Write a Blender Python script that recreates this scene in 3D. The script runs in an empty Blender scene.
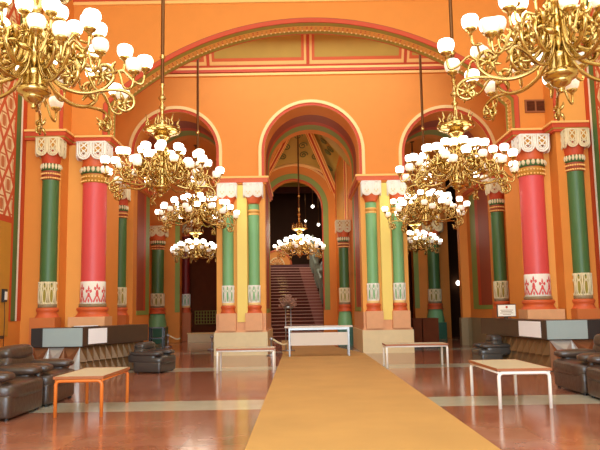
import bpy, bmesh, math, random
from mathutils import Vector, Matrix
random.seed(7)
C = bpy.context.scene.collection
SC = bpy.context.scene
pi = math.pi

# ------------------------------------------------------------------ camera
H = 1.45
FPX, PITCH, ROLL, SHY = 600.0, math.radians(6.0), math.radians(-0.95), 20.0/600
cam_data = bpy.data.cameras.new('camera')
cam_data.sensor_width = 36.0
cam_data.lens = 36.0*FPX/600
cam_data.shift_y = SHY
cam_data.clip_end = 200
cam = bpy.data.objects.new('camera', cam_data)
CAMR = Matrix.Rotation(pi/2+PITCH, 3, 'X') @ Matrix.Rotation(ROLL, 3, 'Z')
cam.matrix_world = Matrix.Translation((0, 0, H)) @ CAMR.to_4x4()
C.objects.link(cam)
SC.camera = cam

# ------------------------------------------------------------------ view, world, daylight
SC.view_settings.view_transform = 'Standard'
SC.view_settings.look = 'None'
SC.view_settings.gamma = 1.0
SC.view_settings.use_curve_mapping = False
SC.view_settings.exposure = 0.1
try:
    SC.cycles.use_denoising = True
    SC.cycles.max_bounces = 8
    SC.cycles.sample_clamp_indirect = 6.0
except Exception:
    pass
w = bpy.data.worlds.new('daylight')
SC.world = w
w.use_nodes = True
w.node_tree.nodes['Background'].inputs[0].default_value = (0.88, 0.95, 1.0, 1)
w.node_tree.nodes['Background'].inputs[1].default_value = 1.0

def area(name, loc, target, sx, sy, power, col, spread=pi):
    l = bpy.data.lights.new(name, 'AREA')
    l.shape = 'RECTANGLE'; l.size = sx; l.size_y = sy
    l.energy = power; l.color = col
    try: l.spread = spread
    except Exception: pass
    o = bpy.data.objects.new(name, l)
    o.location = loc
    o.rotation_euler = (Vector(target)-Vector(loc)).to_track_quat('-Z', 'Y').to_euler()
    C.objects.link(o)
    return o
# daylight through the tall windows of the entrance behind the camera, then added overhead fill lamps
area('entrance_window_light', (0.3, -5.5, 4.6), (0.3, 18, 3.2), 11, 7.5, 1900, (0.74, 0.88, 1.0))
area('ceiling_bounce_light', (0.3, 7.0, 10.6), (0.3, 9.5, 0), 9, 9, 560, (0.72, 0.87, 1.0))
area('bay_fill_light', (0.3, 17.6, 10.1), (0.3, 18.4, 0), 9, 1.4, 210, (0.72, 0.87, 1.0))  # added lamp brightening the arcade front; the bay ceiling is solid
area('stair_hall_fill_light', (-0.8, 32.5, 8.9), (-0.8, 32.8, 0), 4, 5, 480, (0.95, 0.97, 1.0))  # added to brighten the stairs; no opening in the hall ceiling

# ------------------------------------------------------------------ helpers
def P(px, py, Y):
    d = CAMR @ Vector(((px-300)/FPX, (225-py)/FPX+SHY, -1))
    t = Y/d.y
    return Vector((d.x*t, Y, H+d.z*t))
def PX(px, Y, py=308): return P(px, py, Y).x
def PZ(px, py, Y): return P(px, py, Y).z

def lin(c):
    r = []
    for v in c:
        v /= 255.0
        r.append(v/12.92 if v <= 0.04045 else ((v+0.055)/1.055)**2.4)
    return (r[0], r[1], r[2], 1)

def mat(name, rgb, rough=0.6, metal=0.0, var=0.06, scale=3.0, bump=0.0, bscale=40.0, spec=0.5, emit=None, estr=0.0, coat=0.0):
    m = bpy.data.materials.new(name); m.use_nodes = True
    nt = m.node_tree; b = nt.nodes['Principled BSDF']
    tc = nt.nodes.new('ShaderNodeTexCoord')
    n = nt.nodes.new('ShaderNodeTexNoise'); n.inputs['Scale'].default_value = scale; n.inputs['Detail'].default_value = 4
    nt.links.new(tc.outputs['Object'], n.inputs['Vector'])
    mx = nt.nodes.new('ShaderNodeMix'); mx.data_type = 'RGBA'
    c = lin(rgb)
    mx.inputs['A'].default_value = tuple(max(0, v*(1-var)) for v in c[:3])+(1,)
    mx.inputs['B'].default_value = tuple(min(1, v*(1+var)) for v in c[:3])+(1,)
    nt.links.new(n.outputs['Fac'], mx.inputs['Factor'])
    nt.links.new(mx.outputs['Result'], b.inputs['Base Color'])
    b.inputs['Roughness'].default_value = rough
    b.inputs['Metallic'].default_value = metal
    b.inputs['Specular IOR Level'].default_value = spec
    if coat: b.inputs['Coat Weight'].default_value = coat
    if bump:
        n2 = nt.nodes.new('ShaderNodeTexNoise'); n2.inputs['Scale'].default_value = bscale; n2.inputs['Detail'].default_value = 3
        nt.links.new(tc.outputs['Object'], n2.inputs['Vector'])
        bp = nt.nodes.new('ShaderNodeBump'); bp.inputs['Strength'].default_value = bump; bp.inputs['Distance'].default_value = 0.02
        nt.links.new(n2.outputs['Fac'], bp.inputs['Height']); nt.links.new(bp.outputs['Normal'], b.inputs['Normal'])
    if emit:
        b.inputs['Emission Color'].default_value = lin(emit); b.inputs['Emission Strength'].default_value = estr
    return m

M = {}
M['orange'] = mat('orange_plaster', (228, 140, 54), 0.75, var=0.05)
M['amber'] = mat('amber_plaster', (240, 168, 78), 0.7, var=0.04)
M['yellow'] = mat('yellow_paint', (255, 226, 122), 0.7, var=0.03)
M['peach'] = mat('peach_stone', (232, 170, 118), 0.55, var=0.1, scale=6)
M['brownorange'] = mat('brown_orange_paint', (205, 112, 52), 0.5, var=0.08)
M['creamstone'] = mat('cream_stone', (232, 210, 160), 0.5, var=0.08, scale=6)
M['cream'] = mat('cream_paint', (250, 214, 142), 0.7, var=0.03)
M['creamline'] = mat('cream_orange_line', (252, 196, 112), 0.7, var=0.03)
M['white'] = mat('white_paint', (250, 243, 228), 0.6, var=0.03)
M['ivory'] = mat('ivory_stucco', (238, 220, 176), 0.7, var=0.06)
M['red'] = mat('red_paint', (202, 74, 34), 0.6, var=0.06)
M['pinkred'] = mat('coral_red_paint', (216, 98, 48), 0.5, var=0.05)
M['pink'] = mat('raspberry_paint', (226, 84, 82), 0.42, var=0.03, scale=1.5)
M['green'] = mat('green_paint', (74, 112, 60), 0.42, var=0.05)
M['litgreen'] = mat('lit_green_paint', (128, 184, 122), 0.45, var=0.05)  # green of the arcade columns, lightened as if strongly lit
M['stripegreen'] = mat('sage_green_paint', (140, 158, 72), 0.6, var=0.05)
M['teal'] = mat('teal_dado', (48, 104, 76), 0.4, var=0.08)
M['maroon'] = mat('maroon_paint', (160, 72, 40), 0.6, var=0.06)
M['olive'] = mat('olive_paint', (164, 146, 56), 0.65, var=0.06)
M['ochre'] = mat('ochre_paint', (190, 152, 62), 0.65, var=0.1, scale=2)
M['foliage'] = mat('painted_foliage', (112, 106, 44), 0.7)
M['gold'] = mat('gold_ochre', (200, 140, 50), 0.45, var=0.1)
M['brass'] = mat('brass', (200, 170, 104), 0.2, metal=1.0, var=0.12, scale=9)
M['brassdark'] = mat('aged_brass', (112, 72, 36), 0.4, metal=0.8, var=0.15, scale=9)
M['lit'] = mat('lit_opal_glass', (255, 246, 228), 0.3, emit=(255, 246, 226), estr=5.0)
M['opal'] = mat('faint_glow_opal_glass', (250, 240, 225), 0.22, var=0.03, emit=(255, 240, 215), estr=0.25)  # unlit shades, with a faint glow put into the glass
M['leather'] = mat('dark_brown_leather', (72, 54, 44), 0.3, var=0.2, bump=0.25, bscale=14, spec=0.6)
M['blackleather'] = mat('black_leather', (62, 56, 52), 0.3, var=0.2, bump=0.25, bscale=14, spec=0.6)
M['black'] = mat('black_laminate', (34, 34, 34), 0.35, var=0.1)
M['darkwood'] = mat('dark_wood', (70, 52, 38), 0.4, var=0.2, scale=7)
M['grey'] = mat('grey_blue_panel', (150, 166, 164), 0.4, var=0.05)
M['paper'] = mat('white_paper', (250, 250, 250), 0.7, var=0.01)
M['copper'] = mat('copper_panel', (136, 88, 54), 0.4, metal=0.5, var=0.35, scale=4)
M['pewter'] = mat('grey_metal_panel', (190, 188, 180), 0.3, metal=0.4, var=0.3, scale=4)
M['zigzag'] = mat('bronze_relief', (122, 90, 56), 0.42, metal=0.3, var=0.2)
M['orangewood'] = mat('orange_varnished_frame', (226, 120, 44), 0.35, var=0.08)
M['whitemetal'] = mat('white_enamel', (250, 244, 234), 0.35, var=0.02)
M['laminate'] = mat('beige_laminate', (206, 194, 160), 0.4, var=0.06)
M['tableedge'] = mat('wood_edge', (168, 96, 54), 0.45, var=0.15, scale=12)
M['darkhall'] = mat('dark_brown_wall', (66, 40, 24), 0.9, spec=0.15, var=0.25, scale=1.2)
M['darkbeam'] = mat('dark_red_beam', (92, 46, 34), 0.7, var=0.2)
M['doorwood'] = mat('dark_door_wood', (98, 48, 24), 0.85, spec=0.15, var=0.25, scale=4)
M['darkred'] = mat('dark_red_column', (128, 30, 26), 0.5, var=0.1)
M['stair'] = mat('red_stone_step', (150, 84, 62), 0.5, var=0.15, scale=6)
M['nosing'] = mat('pale_nosing', (206, 150, 122), 0.5, var=0.1)
M['staircarpet'] = mat('brown_red_carpet', (98, 44, 28), 0.9, var=0.15, scale=20)
M['greystone'] = mat('grey_green_stone', (124, 122, 96), 0.6, var=0.25, scale=8)
M['dado'] = mat('grey_stone_dado', (150, 128, 92), 0.45, var=0.15, scale=5)
M['straw'] = mat('dried_flowers', (172, 128, 104), 0.9, var=0.3, scale=20)
M['vent'] = mat('brown_vent', (150, 84, 40), 0.6, var=0.1)
M['desk'] = mat('white_desk_panel', (226, 214, 198), 0.5, var=0.04)
M['steel'] = mat('grey_steel', (170, 170, 168), 0.3, metal=0.8, var=0.05)

def floor_material():
    m = bpy.data.materials.new('polished_marble_floor'); m.use_nodes = True
    nt = m.node_tree; N = nt.nodes; L = nt.links; b = N['Principled BSDF']
    tc = N.new('ShaderNodeTexCoord'); sep = N.new('ShaderNodeSeparateXYZ'); L.new(tc.outputs['Object'], sep.inputs[0])
    def math_(op, a, bb=None, c=None):
        n = N.new('ShaderNodeMath'); n.operation = op
        for i, v in enumerate((a, bb, c)):
            if v is None: continue
            if isinstance(v, (int, float)): n.inputs[i].default_value = v
            else: L.new(v, n.inputs[i])
        return n.outputs[0]
    br = N.new('ShaderNodeTexBrick'); br.offset = 0.0
    br.inputs['Scale'].default_value = 1.0; br.inputs['Brick Width'].default_value = 1.3; br.inputs['Row Height'].default_value = 0.95
    br.inputs['Mortar Size'].default_value = 0.004; br.inputs['Bias'].default_value = 0.0
    br.inputs['Color1'].default_value = lin((146, 84, 60)); br.inputs['Color2'].default_value = lin((168, 106, 80)); br.inputs['Mortar'].default_value = lin((130, 84, 66))
    L.new(tc.outputs['Object'], br.inputs['Vector'])
    nz = N.new('ShaderNodeTexNoise'); nz.inputs['Scale'].default_value = 2.2; nz.inputs['Detail'].default_value = 8; nz.inputs['Roughness'].default_value = 0.65
    L.new(tc.outputs['Object'], nz.inputs['Vector'])
    mx = N.new('ShaderNodeMix'); mx.data_type = 'RGBA'; mx.blend_type = 'MIX'
    mx.inputs['B'].default_value = lin((186, 132, 106))
    f = math_('MULTIPLY', math_('SUBTRACT', nz.outputs['Fac'], 0.42), 1.6)
    cl = N.new('ShaderNodeClamp'); L.new(f, cl.inputs['Value']); L.new(cl.outputs[0], mx.inputs['Factor']); L.new(br.outputs['Color'], mx.inputs['A'])
    # pale bands across the hall, one every 5.3 m
    t = math_('MODULO', math_('ADD', sep.outputs['Y'], 2.1), 5.5)
    band = math_('LESS_THAN', t, 0.92)
    mx2 = N.new('ShaderNodeMix'); mx2.data_type = 'RGBA'
    L.new(band, mx2.inputs['Factor']); L.new(mx.outputs['Result'], mx2.inputs['A'])
    mx3 = N.new('ShaderNodeMix'); mx3.data_type = 'RGBA'; mx3.inputs['A'].default_value = lin((184, 170, 142)); mx3.inputs['B'].default_value = lin((214, 204, 178))
    L.new(nz.outputs['Fac'], mx3.inputs['Factor']); L.new(mx3.outputs['Result'], mx2.inputs['B'])
    L.new(mx2.outputs['Result'], b.inputs['Base Color'])
    b.inputs['Roughness'].default_value = 0.13; b.inputs['Specular IOR Level'].default_value = 0.75
    return m
M['floor'] = floor_material()

def lattice_material():
    m = bpy.data.materials.new('painted_lattice'); m.use_nodes = True
    nt = m.node_tree; N = nt.nodes; L = nt.links; b = N['Principled BSDF']
    tc = N.new('ShaderNodeTexCoord'); sep = N.new('ShaderNodeSeparateXYZ'); L.new(tc.outputs['Object'], sep.inputs[0])
    def mt(op, a, bb=None):
        n = N.new('ShaderNodeMath'); n.operation = op
        for i, v in enumerate((a, bb)):
            if v is None: continue
            if isinstance(v, (int, float)): n.inputs[i].default_value = v
            else: L.new(v, n.inputs[i])
        return n.outputs[0]
    y = mt('MULTIPLY', sep.outputs['Y'], 1.7); z = mt('MULTIPLY', sep.outputs['Z'], 1.0)
    u = mt('PINGPONG', mt('ADD', mt('ADD', y, z), 40.0), 0.5); v = mt('PINGPONG', mt('ADD', mt('SUBTRACT', y, z), 40.0), 0.5)
    d = mt('MINIMUM', u, v)
    line = mt('LESS_THAN', d, 0.1)
    motif = mt('GREATER_THAN', mt('MULTIPLY', u, v), 0.13)
    ring = mt('LESS_THAN', mt('ABSOLUTE', mt('SUBTRACT', mt('ADD', u, v), 0.62)), 0.04)
    a = N.new('ShaderNodeMix'); a.data_type = 'RGBA'; a.inputs['A'].default_value = lin((240, 214, 164)); a.inputs['B'].default_value = lin((196, 110, 60))
    L.new(mt('MAXIMUM', motif, ring), a.inputs['Factor'])
    c = N.new('ShaderNodeMix'); c.data_type = 'RGBA'; c.inputs['B'].default_value = lin((206, 88, 44))
    L.new(line, c.inputs['Factor']); L.new(a.outputs['Result'], c.inputs['A'])
    L.new(c.outputs['Result'], b.inputs['Base Color']); b.inputs['Roughness'].default_value = 0.7
    return m
M['lattice'] = lattice_material()

class MB:
    def __init__(s): s.v = []; s.f = []; s.m = []; s.sm = []; s.mats = []
    def mi(s, m):
        if m not in s.mats: s.mats.append(m)
        return s.mats.index(m)
    def add(s, vs, fs, m, smooth=False):
        o = len(s.v); i = s.mi(m)
        s.v += [tuple(v) for v in vs]
        for f in fs:
            s.f.append([k+o for k in f]); s.m.append(i); s.sm.append(smooth)
    def box(s, x0, x1, y0, y1, z0, z1, m):
        if x0 > x1: x0, x1 = x1, x0
        if y0 > y1: y0, y1 = y1, y0
        v = [(x, y, z) for z in (z0, z1) for x, y in ((x0, y0), (x1, y0), (x1, y1), (x0, y1))]
        s.add(v, [(3, 2, 1, 0), (4, 5, 6, 7), (0, 1, 5, 4), (1, 2, 6, 5), (2, 3, 7, 6), (3, 0, 4, 7)], m)
    def prism(s, poly, z0, z1, m):
        a = sum(poly[i][0]*poly[(i+1) % len(poly)][1]-poly[(i+1) % len(poly)][0]*poly[i][1] for i in range(len(poly)))
        if a < 0: poly = poly[::-1]
        n = len(poly)
        v = [(x, y, z0) for x, y in poly]+[(x, y, z1) for x, y in poly]
        s.add(v, [tuple(range(n-1, -1, -1)), tuple(range(n, 2*n))]+[(i, (i+1) % n, n+(i+1) % n, n+i) for i in range(n)], m)
    def lathe(s, prof, m, c=(0, 0), seg=20, a0=0.0, a1=2*pi):
        full = abs(a1-a0-2*pi) < 1e-6
        k = seg if full else seg+1
        vs = []
        for r, z in prof:
            for i in range(k):
                a = a0+(a1-a0)*i/seg
                vs.append((c[0]+r*math.cos(a), c[1]+r*math.sin(a), z))
        fs = []
        for j in range(len(prof)-1):
            for i in range(seg):
                i2 = (i+1) % k
                fs.append((j*k+i, j*k+i2, (j+1)*k+i2, (j+1)*k+i))
        s.add(vs, fs, m, True)
    def tube(s, pts, r, m, seg=6, closed=False, radii=None):
        pts = [Vector(p) for p in pts]; n = len(pts); vs = []; up = None
        for i, p in enumerate(pts):
            if closed: t = pts[(i+1) % n]-pts[i-1]
            else: t = pts[min(i+1, n-1)]-pts[max(i-1, 0)]
            if t.length < 1e-9: t = Vector((0, 0, 1))
            t.normalize()
            if up is None:
                up = Vector((0, 0, 1)) if abs(t.z) < 0.9 else Vector((1, 0, 0))
            sd = t.cross(up)
            if sd.length < 1e-6: sd = t.cross(Vector((0.3, 1, 0.2)))
            sd.normalize(); up = sd.cross(t).normalized()
            rr = radii[i] if radii else r
            for k in range(seg):
                a = 2*pi*k/seg
                vs.append(p+sd*(rr*math.cos(a))+up*(rr*math.sin(a)))
        fs = []
        for i in range(n if closed else n-1):
            j = (i+1) % n
            for k in range(seg):
                k2 = (k+1) % seg
                fs.append((i*seg+k, i*seg+k2, j*seg+k2, j*seg+k))
        if not closed:
            fs.append(tuple(range(seg-1, -1, -1))); fs.append(tuple((n-1)*seg+k for k in range(seg)))
        s.add(vs, fs, m, True)
    def cushion(s, cx, cy, cz, sx, sy, sz, m, e=0.45, nu=20, nv=12, tilt=0.0):
        def sp(v, p): return math.copysign(abs(v)**p, v)
        vs = []
        for j in range(nv+1):
            t = -pi/2+pi*j/nv
            for i in range(nu):
                a = 2*pi*i/nu
                x = sx*sp(math.cos(t), e)*sp(math.cos(a), e); y = sy*sp(math.cos(t), e)*sp(math.sin(a), e); z = sz*sp(math.sin(t), e*1.3)
                if tilt:
                    x, z = x*math.cos(tilt)-z*math.sin(tilt), x*math.sin(tilt)+z*math.cos(tilt)
                vs.append((cx+x, cy+y, cz+z))
        fs = [(j*nu+i, j*nu+(i+1) % nu, (j+1)*nu+(i+1) % nu, (j+1)*nu+i) for j in range(nv) for i in range(nu)]
        s.add(vs, fs, m, True)
    def build(s, name, parent=None, loc=None, rz=None):
        me = bpy.data.meshes.new(name)
        me.from_pydata(s.v, [], s.f)
        for m in s.mats: me.materials.append(m)
        me.polygons.foreach_set('material_index', s.m)
        me.polygons.foreach_set('use_smooth', s.sm)
        me.update()
        o = bpy.data.objects.new(name, me); C.objects.link(o)
        if parent is not None: o.parent = parent
        if loc is not None: o.location = loc
        if rz is not None: o.rotation_euler = (0, 0, rz)
        return o

def tag(o, label, cat, group=None, kind='thing'):
    o['label'] = label; o['category'] = cat; o['kind'] = kind
    if group: o['group'] = group
    return o
def thing(name, label, cat, loc=(0, 0, 0), rz=0.0, group=None, scale=1.0):
    o = bpy.data.objects.new(name, None); C.objects.link(o)
    o.location = loc; o.rotation_euler = (0, 0, rz); o.scale = (scale,)*3
    o.empty_display_size = 0.2
    return tag(o, label, cat, group)
def struct(name, mb, **k):
    o = mb.build(name, **k); o['kind'] = 'structure'; return o
def dup(root, loc, rz=0.0, scale=None, label=None, group=None):
    r = root.copy(); C.objects.link(r); r.location = loc; r.rotation_euler = (0, 0, rz)
    if scale: r.scale = (scale,)*3
    if label: r['label'] = label
    if group: r['group'] = group
    for ch in list(root.children):
        c = ch.copy(); C.objects.link(c); c.parent = r
        for g in list(ch.children):
            d = g.copy(); C.objects.link(d); d.parent = c
    return r

def offset_path(path, d):
    out = []; n = len(path)
    for i in range(n):
        ns = []
        for a, b in ((i-1, i), (i, i+1)):
            if a < 0 or b >= n: continue
            t = Vector((path[b][0]-path[a][0], path[b][1]-path[a][1])).normalized()
            ns.append(Vector((t.y, -t.x)))
        if len(ns) == 1: q = ns[0]*d
        else:
            q = (ns[0]+ns[1]); q = q/max(q.length_squared, 1e-6)*2*d
        out.append((path[i][0]+q.x, path[i][1]+q.y))
    return out
def moulding(mb, path, layers):
    """layers: (z0, z1, projection, material); the path runs with the open side on its right"""
    for z0, z1, pr, m in layers:
        o = offset_path(path, pr); i_ = offset_path(path, -0.05)
        for k in range(len(path)-1):
            mb.prism([i_[k], o[k], o[k+1], i_[k+1]], z0, z1, m)

def arch_curve(cx, zs, rx, rz, n=28):
    return [(cx-rx*math.cos(pi*i/n), zs+rz*math.sin(pi*i/n)) for i in range(n+1)]
def wall_over_arches(mb, x0, x1, y0, y1, zb, zt, curves, m, soffit=None):
    """solid wall between y0 and y1 standing on zb, cut by the arch curves; soffit = [(ya, yb, material)]"""
    pts = []
    cs = sorted(curves, key=lambda c: c[0][0])
    cur = x0
    segs = []
    for c in cs:
        segs.append(([(cur, zb), (c[0][0], zb)], False)); segs.append((c, True)); cur = c[-1][0]
    segs.append(([(cur, zb), (x1, zb)], False))
    for pl, isarch in segs:
        if pl[-1][0]-pl[0][0] < 1e-4: continue
        n = len(pl)
        vs = [(x, y0, z) for x, z in pl]+[(x, y0, zt) for x, z in pl]+[(x, y1, z) for x, z in pl]+[(x, y1, zt) for x, z in pl]
        fs = []
        for i in range(n-1):
            fs.append((i, i+1, n+i+1, n+i)); fs.append((2*n+i+1, 2*n+i, 3*n+i, 3*n+i+1)); fs.append((n+i, n+i+1, 3*n+i+1, 3*n+i))
        mb.add(vs, fs, m)
        for ya, yb, sm in (soffit if (isarch and soffit) else [(y0, y1, m)]):
            vs = [(x, ya, z) for x, z in pl]+[(x, yb, z) for x, z in pl]
            mb.add(vs, [(i+1, i, n+i, n+i+1) for i in range(n-1)], sm, isarch)
        if isarch:
            for e in (0, n-1):
                x, z = pl[e]
                if z > zb+1e-4:
                    mb.add([(x, y0, zb), (x, y1, zb), (x, y1, z), (x, y0, z)], [(0, 1, 2, 3)], m)
def arch_band(mb, curve, y0, y1, w0, w1, m):
    """raised band following an arch, offset outwards w0..w1 in its plane"""
    n = len(curve)
    def off(d):
        out = []
        for i in range(n):
            a = curve[max(i-1, 0)]; b = curve[min(i+1, n-1)]
            t = Vector((b[0]-a[0], b[1]-a[1])).normalized()
            out.append((curve[i][0]-t.y*d, curve[i][1]+t.x*d))
        return out
    A = off(w0); B = off(w1)
    vs = [(x, y0, z) for x, z in A]+[(x, y0, z) for x, z in B]+[(x, y1, z) for x, z in A]+[(x, y1, z) for x, z in B]
    fs = []
    for i in range(n-1):
        fs += [(i, i+1, n+i+1, n+i), (i+1, i, 2*n+i, 2*n+i+1), (n+i, n+i+1, 3*n+i+1, 3*n+i)]
    fs += [(0, n, 3*n, 2*n), (n-1, 3*n-1, 4*n-1, 2*n-1)]
    mb.add(vs, fs, m)

# ================================================================== SETTING
YA, YB = 19.3, 22.5            # arcade wall front and back
Y1, Y2, Y3 = 15.0, 15.6, 16.7  # great pier: outer face, inner face, rear
XL, XR = PX(24, Y1, 200), PX(592, Y1, 200)
mb = MB(); mb.box(-14, 14, -8, 29, -0.2, 0, M['floor']); mb.box(3.2, 14, 29, 32, -0.2, 0, M['floor'])
struct('floor', mb)
# front hall ceiling
mb = MB(); mb.box(-8.5, 8.5, -8, Y2+0.2, 11.4, 11.6, M['ivory']); struct('ceiling', mb)

# side walls of the front hall
def side_wall(name, X, sgn, y0):
    mb = MB()
    mb.box(X, X+sgn*0.3, 9.5, Y1+0.5, 0, 11.4, M['orange'])
    mb.box(X, X+sgn*0.3, -8, 9.5, 0, 11.4, M['ivory'])
    struct(name, mb)
    zb = 1.25
    e = 0.02
    t = MB()
    for a, b, m in ((y0+0.42, Y1-0.02, 'red'), (y0+0.33, y0+0.42, 'white'), (y0+0.1, y0+0.33, 'green'), (y0, y0+0.1, 'red')):
        t.box(X, X-sgn*e, a, b, zb, 9.5, M[m])
    t.box(X, X-sgn*e, y0-4, y0, 3.75, 9.5, M['lattice'])
    t.box(X, X-sgn*e*1.2, y0-4, y0, 3.6, 3.75, M['red'])
    t.box(X, X-sgn*e, y0-4, y0, 0.9, 3.6, M['gold'] if sgn < 0 else M['orange'])
    t.box(X, X-sgn*0.06, -8, Y1-0.02, 0, 0.25, M['brownorange'])
    t.box(X, X-sgn*0.1, 4, Y1-1.0, 0.86, 0.93, M['darkwood'])
    return t
t = side_wall('wall_left', XL, -1, 14.35); struct('trim_1', t)
t = side_wall('wall_right', XR, 1, 14.35); struct('trim_2', t)

# great piers carrying the wide arch
XGL, XGR = PX(62, Y1, 140), PX(556, Y1, 140)
XJL, XJR = PX(107, Y2, 160), PX(517, Y2, 160)
ZI = PZ(50, 131, Y1)      # top of the cornice
ZC = ZI-0.25              # its underside = top of capitals
mb = MB()
mb.prism([(XL-0.2, Y1), (XGL, Y1), (XGL, Y2), (XJL, Y2), (XJL, Y3), (XL-0.2, Y3)], 0, ZI, M['orange'])
mb.box(XGL-0.0, XGL+0.42, Y2-0.12, Y2, 0, ZC, M['amber'])
struct('wall_pier_left', mb)
mb = MB()
mb.prism([(XR+0.2, Y1), (XGR, Y1), (XGR, Y2), (XJR, Y2), (XJR, Y3), (XR+0.2, Y3)], 0, ZI, M['orange'])
mb.box(XGR-0.42, XGR, Y2-0.12, Y2, 0, ZC, M['amber'])
struct('wall_pier_right', mb)
LAY = [(ZI-0.05, ZI, 0.17, M['creamline']), (ZI-0.16, ZI-0.05, 0.13, M['red']), (ZI-0.19, ZI-0.16, 0.11, M['ochre']), (ZI-0.25, ZI-0.19, 0.09, M['red'])]
mb = MB(); moulding(mb, [(XL, Y1), (XGL, Y1), (XGL, Y2), (XJL, Y2), (XJL, Y3)], LAY); struct('trim_3', mb)
mb = MB(); moulding(mb, [(XJR, Y3), (XJR, Y2), (XGR, Y2), (XGR, Y1), (XR, Y1)], LAY); struct('trim_4', mb)

# wide arch: jambs then a segmental arch
hw = (XJR-XJL)/2; cx = (XJR+XJL)/2
zsp = PZ(108, 105, Y2); zap = PZ(305, 22.5, Y2)
rise = zap-zsp; RR = (hw*hw+rise*rise)/(2*rise); half = math.asin(hw/RR)
wide = [(XJL, ZI)]+[(cx+RR*math.sin(-half+2*half*i/48), zap-RR+RR*math.cos(-half+2*half*i/48)) for i in range(49)]+[(XJR, ZI)]
YS = Y2+0.72
mb = MB()
wall_over_arches(mb, XL-0.2, XR+0.2, Y2, YS, ZI, 11.4, [wide], M['orange'],
    [(Y2, Y2+0.02, M['red']), (Y2+0.02, Y2+0.2, M['olive']), (Y2+0.2, Y2+0.5, M['amber']), (Y2+0.5, Y2+0.67, M['olive']), (Y2+0.67, YS, M['red'])])
struct('wall_great_arch', mb)
mb = MB()
arch_band(mb, wide, Y2-0.03, Y2, 0.0, 0.11, M['red'])
arch_band(mb, wide, Y2-0.02, Y2, 0.11, 0.13, M['maroon'])
n = 0
for i in range(len(wide)-1):   # gilt beads along the soffit
    (xa, za), (xb, zb) = wide[i], wide[i+1]
    L = math.hypot(xb-xa, zb-za); k = max(1, int(L/0.1))
    for j in range(k):
        f = (j+0.5)/k; x = xa+(xb-xa)*f; z = za+(zb-za)*f
        for yy, r in ((Y2+0.47, 0.02),):
            mb.box(x-r, x+r, yy-r, yy+r, z-0.02, z+0.01, M['cream'])
        for yy in (Y2+0.27, Y2+0.36):
            mb.box(x-0.025, x+0.025, yy-0.012, yy+0.012, z-0.008, z+0.01, M['red' if (i+j) % 2 else 'gold'])
struct('trim_5', mb)
# outer strips over the cornice: forward breaks of the wall and their painted panels
mb = MB()
mb.box(XL-0.2, XGL, Y1+0.02, Y2, ZI, 11.4, M['orange'])
mb.box(XR+0.2, XGR, Y1+0.02, Y2, ZI, 11.4, M['orange'])
struct('wall_front', mb)
mb = MB()
x0 = PX(36, Y1, 100)
mb.box(x0, XGL-0.09, Y1-0.01, Y1+0.02, ZI+0.03, 11.0, M['amber'])
mb.box(XGL-0.07, XGL+0.01, Y1-0.015, Y1+0.02, ZI, 11.0, M['red'])
mb.box(XGR-0.01, XGR+0.07, Y1-0.015, Y1+0.02, ZI, 11.0, M['red'])
mb.box(XGR+0.09, PX(586, Y1, 100), Y1-0.01, Y1+0.02, ZI+0.03, 11.0, M['amber'])
zt = PZ(150, 3.5, Y2)
mb.box(XGL, XGR, Y2-0.06, Y2, zt-0.04, zt+0.05, M['creamline'])
mb.box(XGL, XGR, Y2-0.09, Y2, zt+0.05, zt+0.16, M['red'])
mb.box(XGL, XGR, Y2-0.05, Y2, zt+0.16, zt+0.6, M['maroon'])
struct('trim_6', mb)

# bay between great arch and arcade
mb = MB(); mb.box(XL-0.2, XL+0.0, Y3, YA+0.2, 0, 11.4, M['orange']); struct('wall_bay_left', mb)
mb = MB(); mb.box(XR, XR+0.2, Y3, YA+0.2, 0, 11.4, M['orange']); struct('wall_bay_right', mb)
# coved ceiling with ochre panels
zf = PZ(308, 70, YA)
def cove(x, t, d=0.0):
    y = YA-1.4*t; z = zf+0.1+2.6*t
    return (x, y-d*0.88, z-d*0.47)
mb = MB()
vs = [cove(XL, 0), cove(XR, 0), cove(XR, 1), cove(XL, 1), cove(XL, 0, -0.15), cove(XR, 0, -0.15), cove(XR, 1, -0.15), cove(XL, 1, -0.15)]
mb.add(vs, [(0, 1, 2, 3), (7, 6, 5, 4), (0, 4, 5, 1), (3, 2, 6, 7)], M['creamline'])
mb.box(XL, XR, Y3-0.9, YA-1.2, zf+2.6, zf+2.8, M['amber'])
struct('ceiling_bay', mb)
mb = MB()
def strip(x0, x1, t0, t1, d, m, skew=0.0):
    mb.add([cove(x0, t0, d), cove(x1, t0, d), cove(x1, t1, d), cove(x0, t1, d)], [(0, 1, 2, 3)], m)
ed = [XL+0.1, PX(208.5, YA, 70), PX(308, YA, 70), PX(405, YA, 70), XR-0.1]
for a, b in zip(ed, ed[1:]):
    strip(a+0.06, b-0.06, 0.045, 1, 0.006, M['creamline'])
    strip(a+0.13, b-0.13, 0.075, 1, 0.012, M['pinkred'])
    strip(a+0.22, b-0.22, 0.11, 1, 0.018, M['ochre'])
for a in ed:
    strip(a-0.05, a+0.05, 0.0, 1, 0.022, M['red'])
strip(XL, XR, 0.0, 0.035, 0.026, M['red'])
mb.box(XL, XR, YA-0.05, YA, zf-0.17, zf-0.09, M['creamline'])
mb.box(XL, XR, YA-0.08, YA, zf-0.06, zf+0.03, M['red'])
mb.box(XL, XR, YA-0.06, YA, zf+0.03, zf+0.11, M['creamline'])
struct('trim_7', mb)

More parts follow.
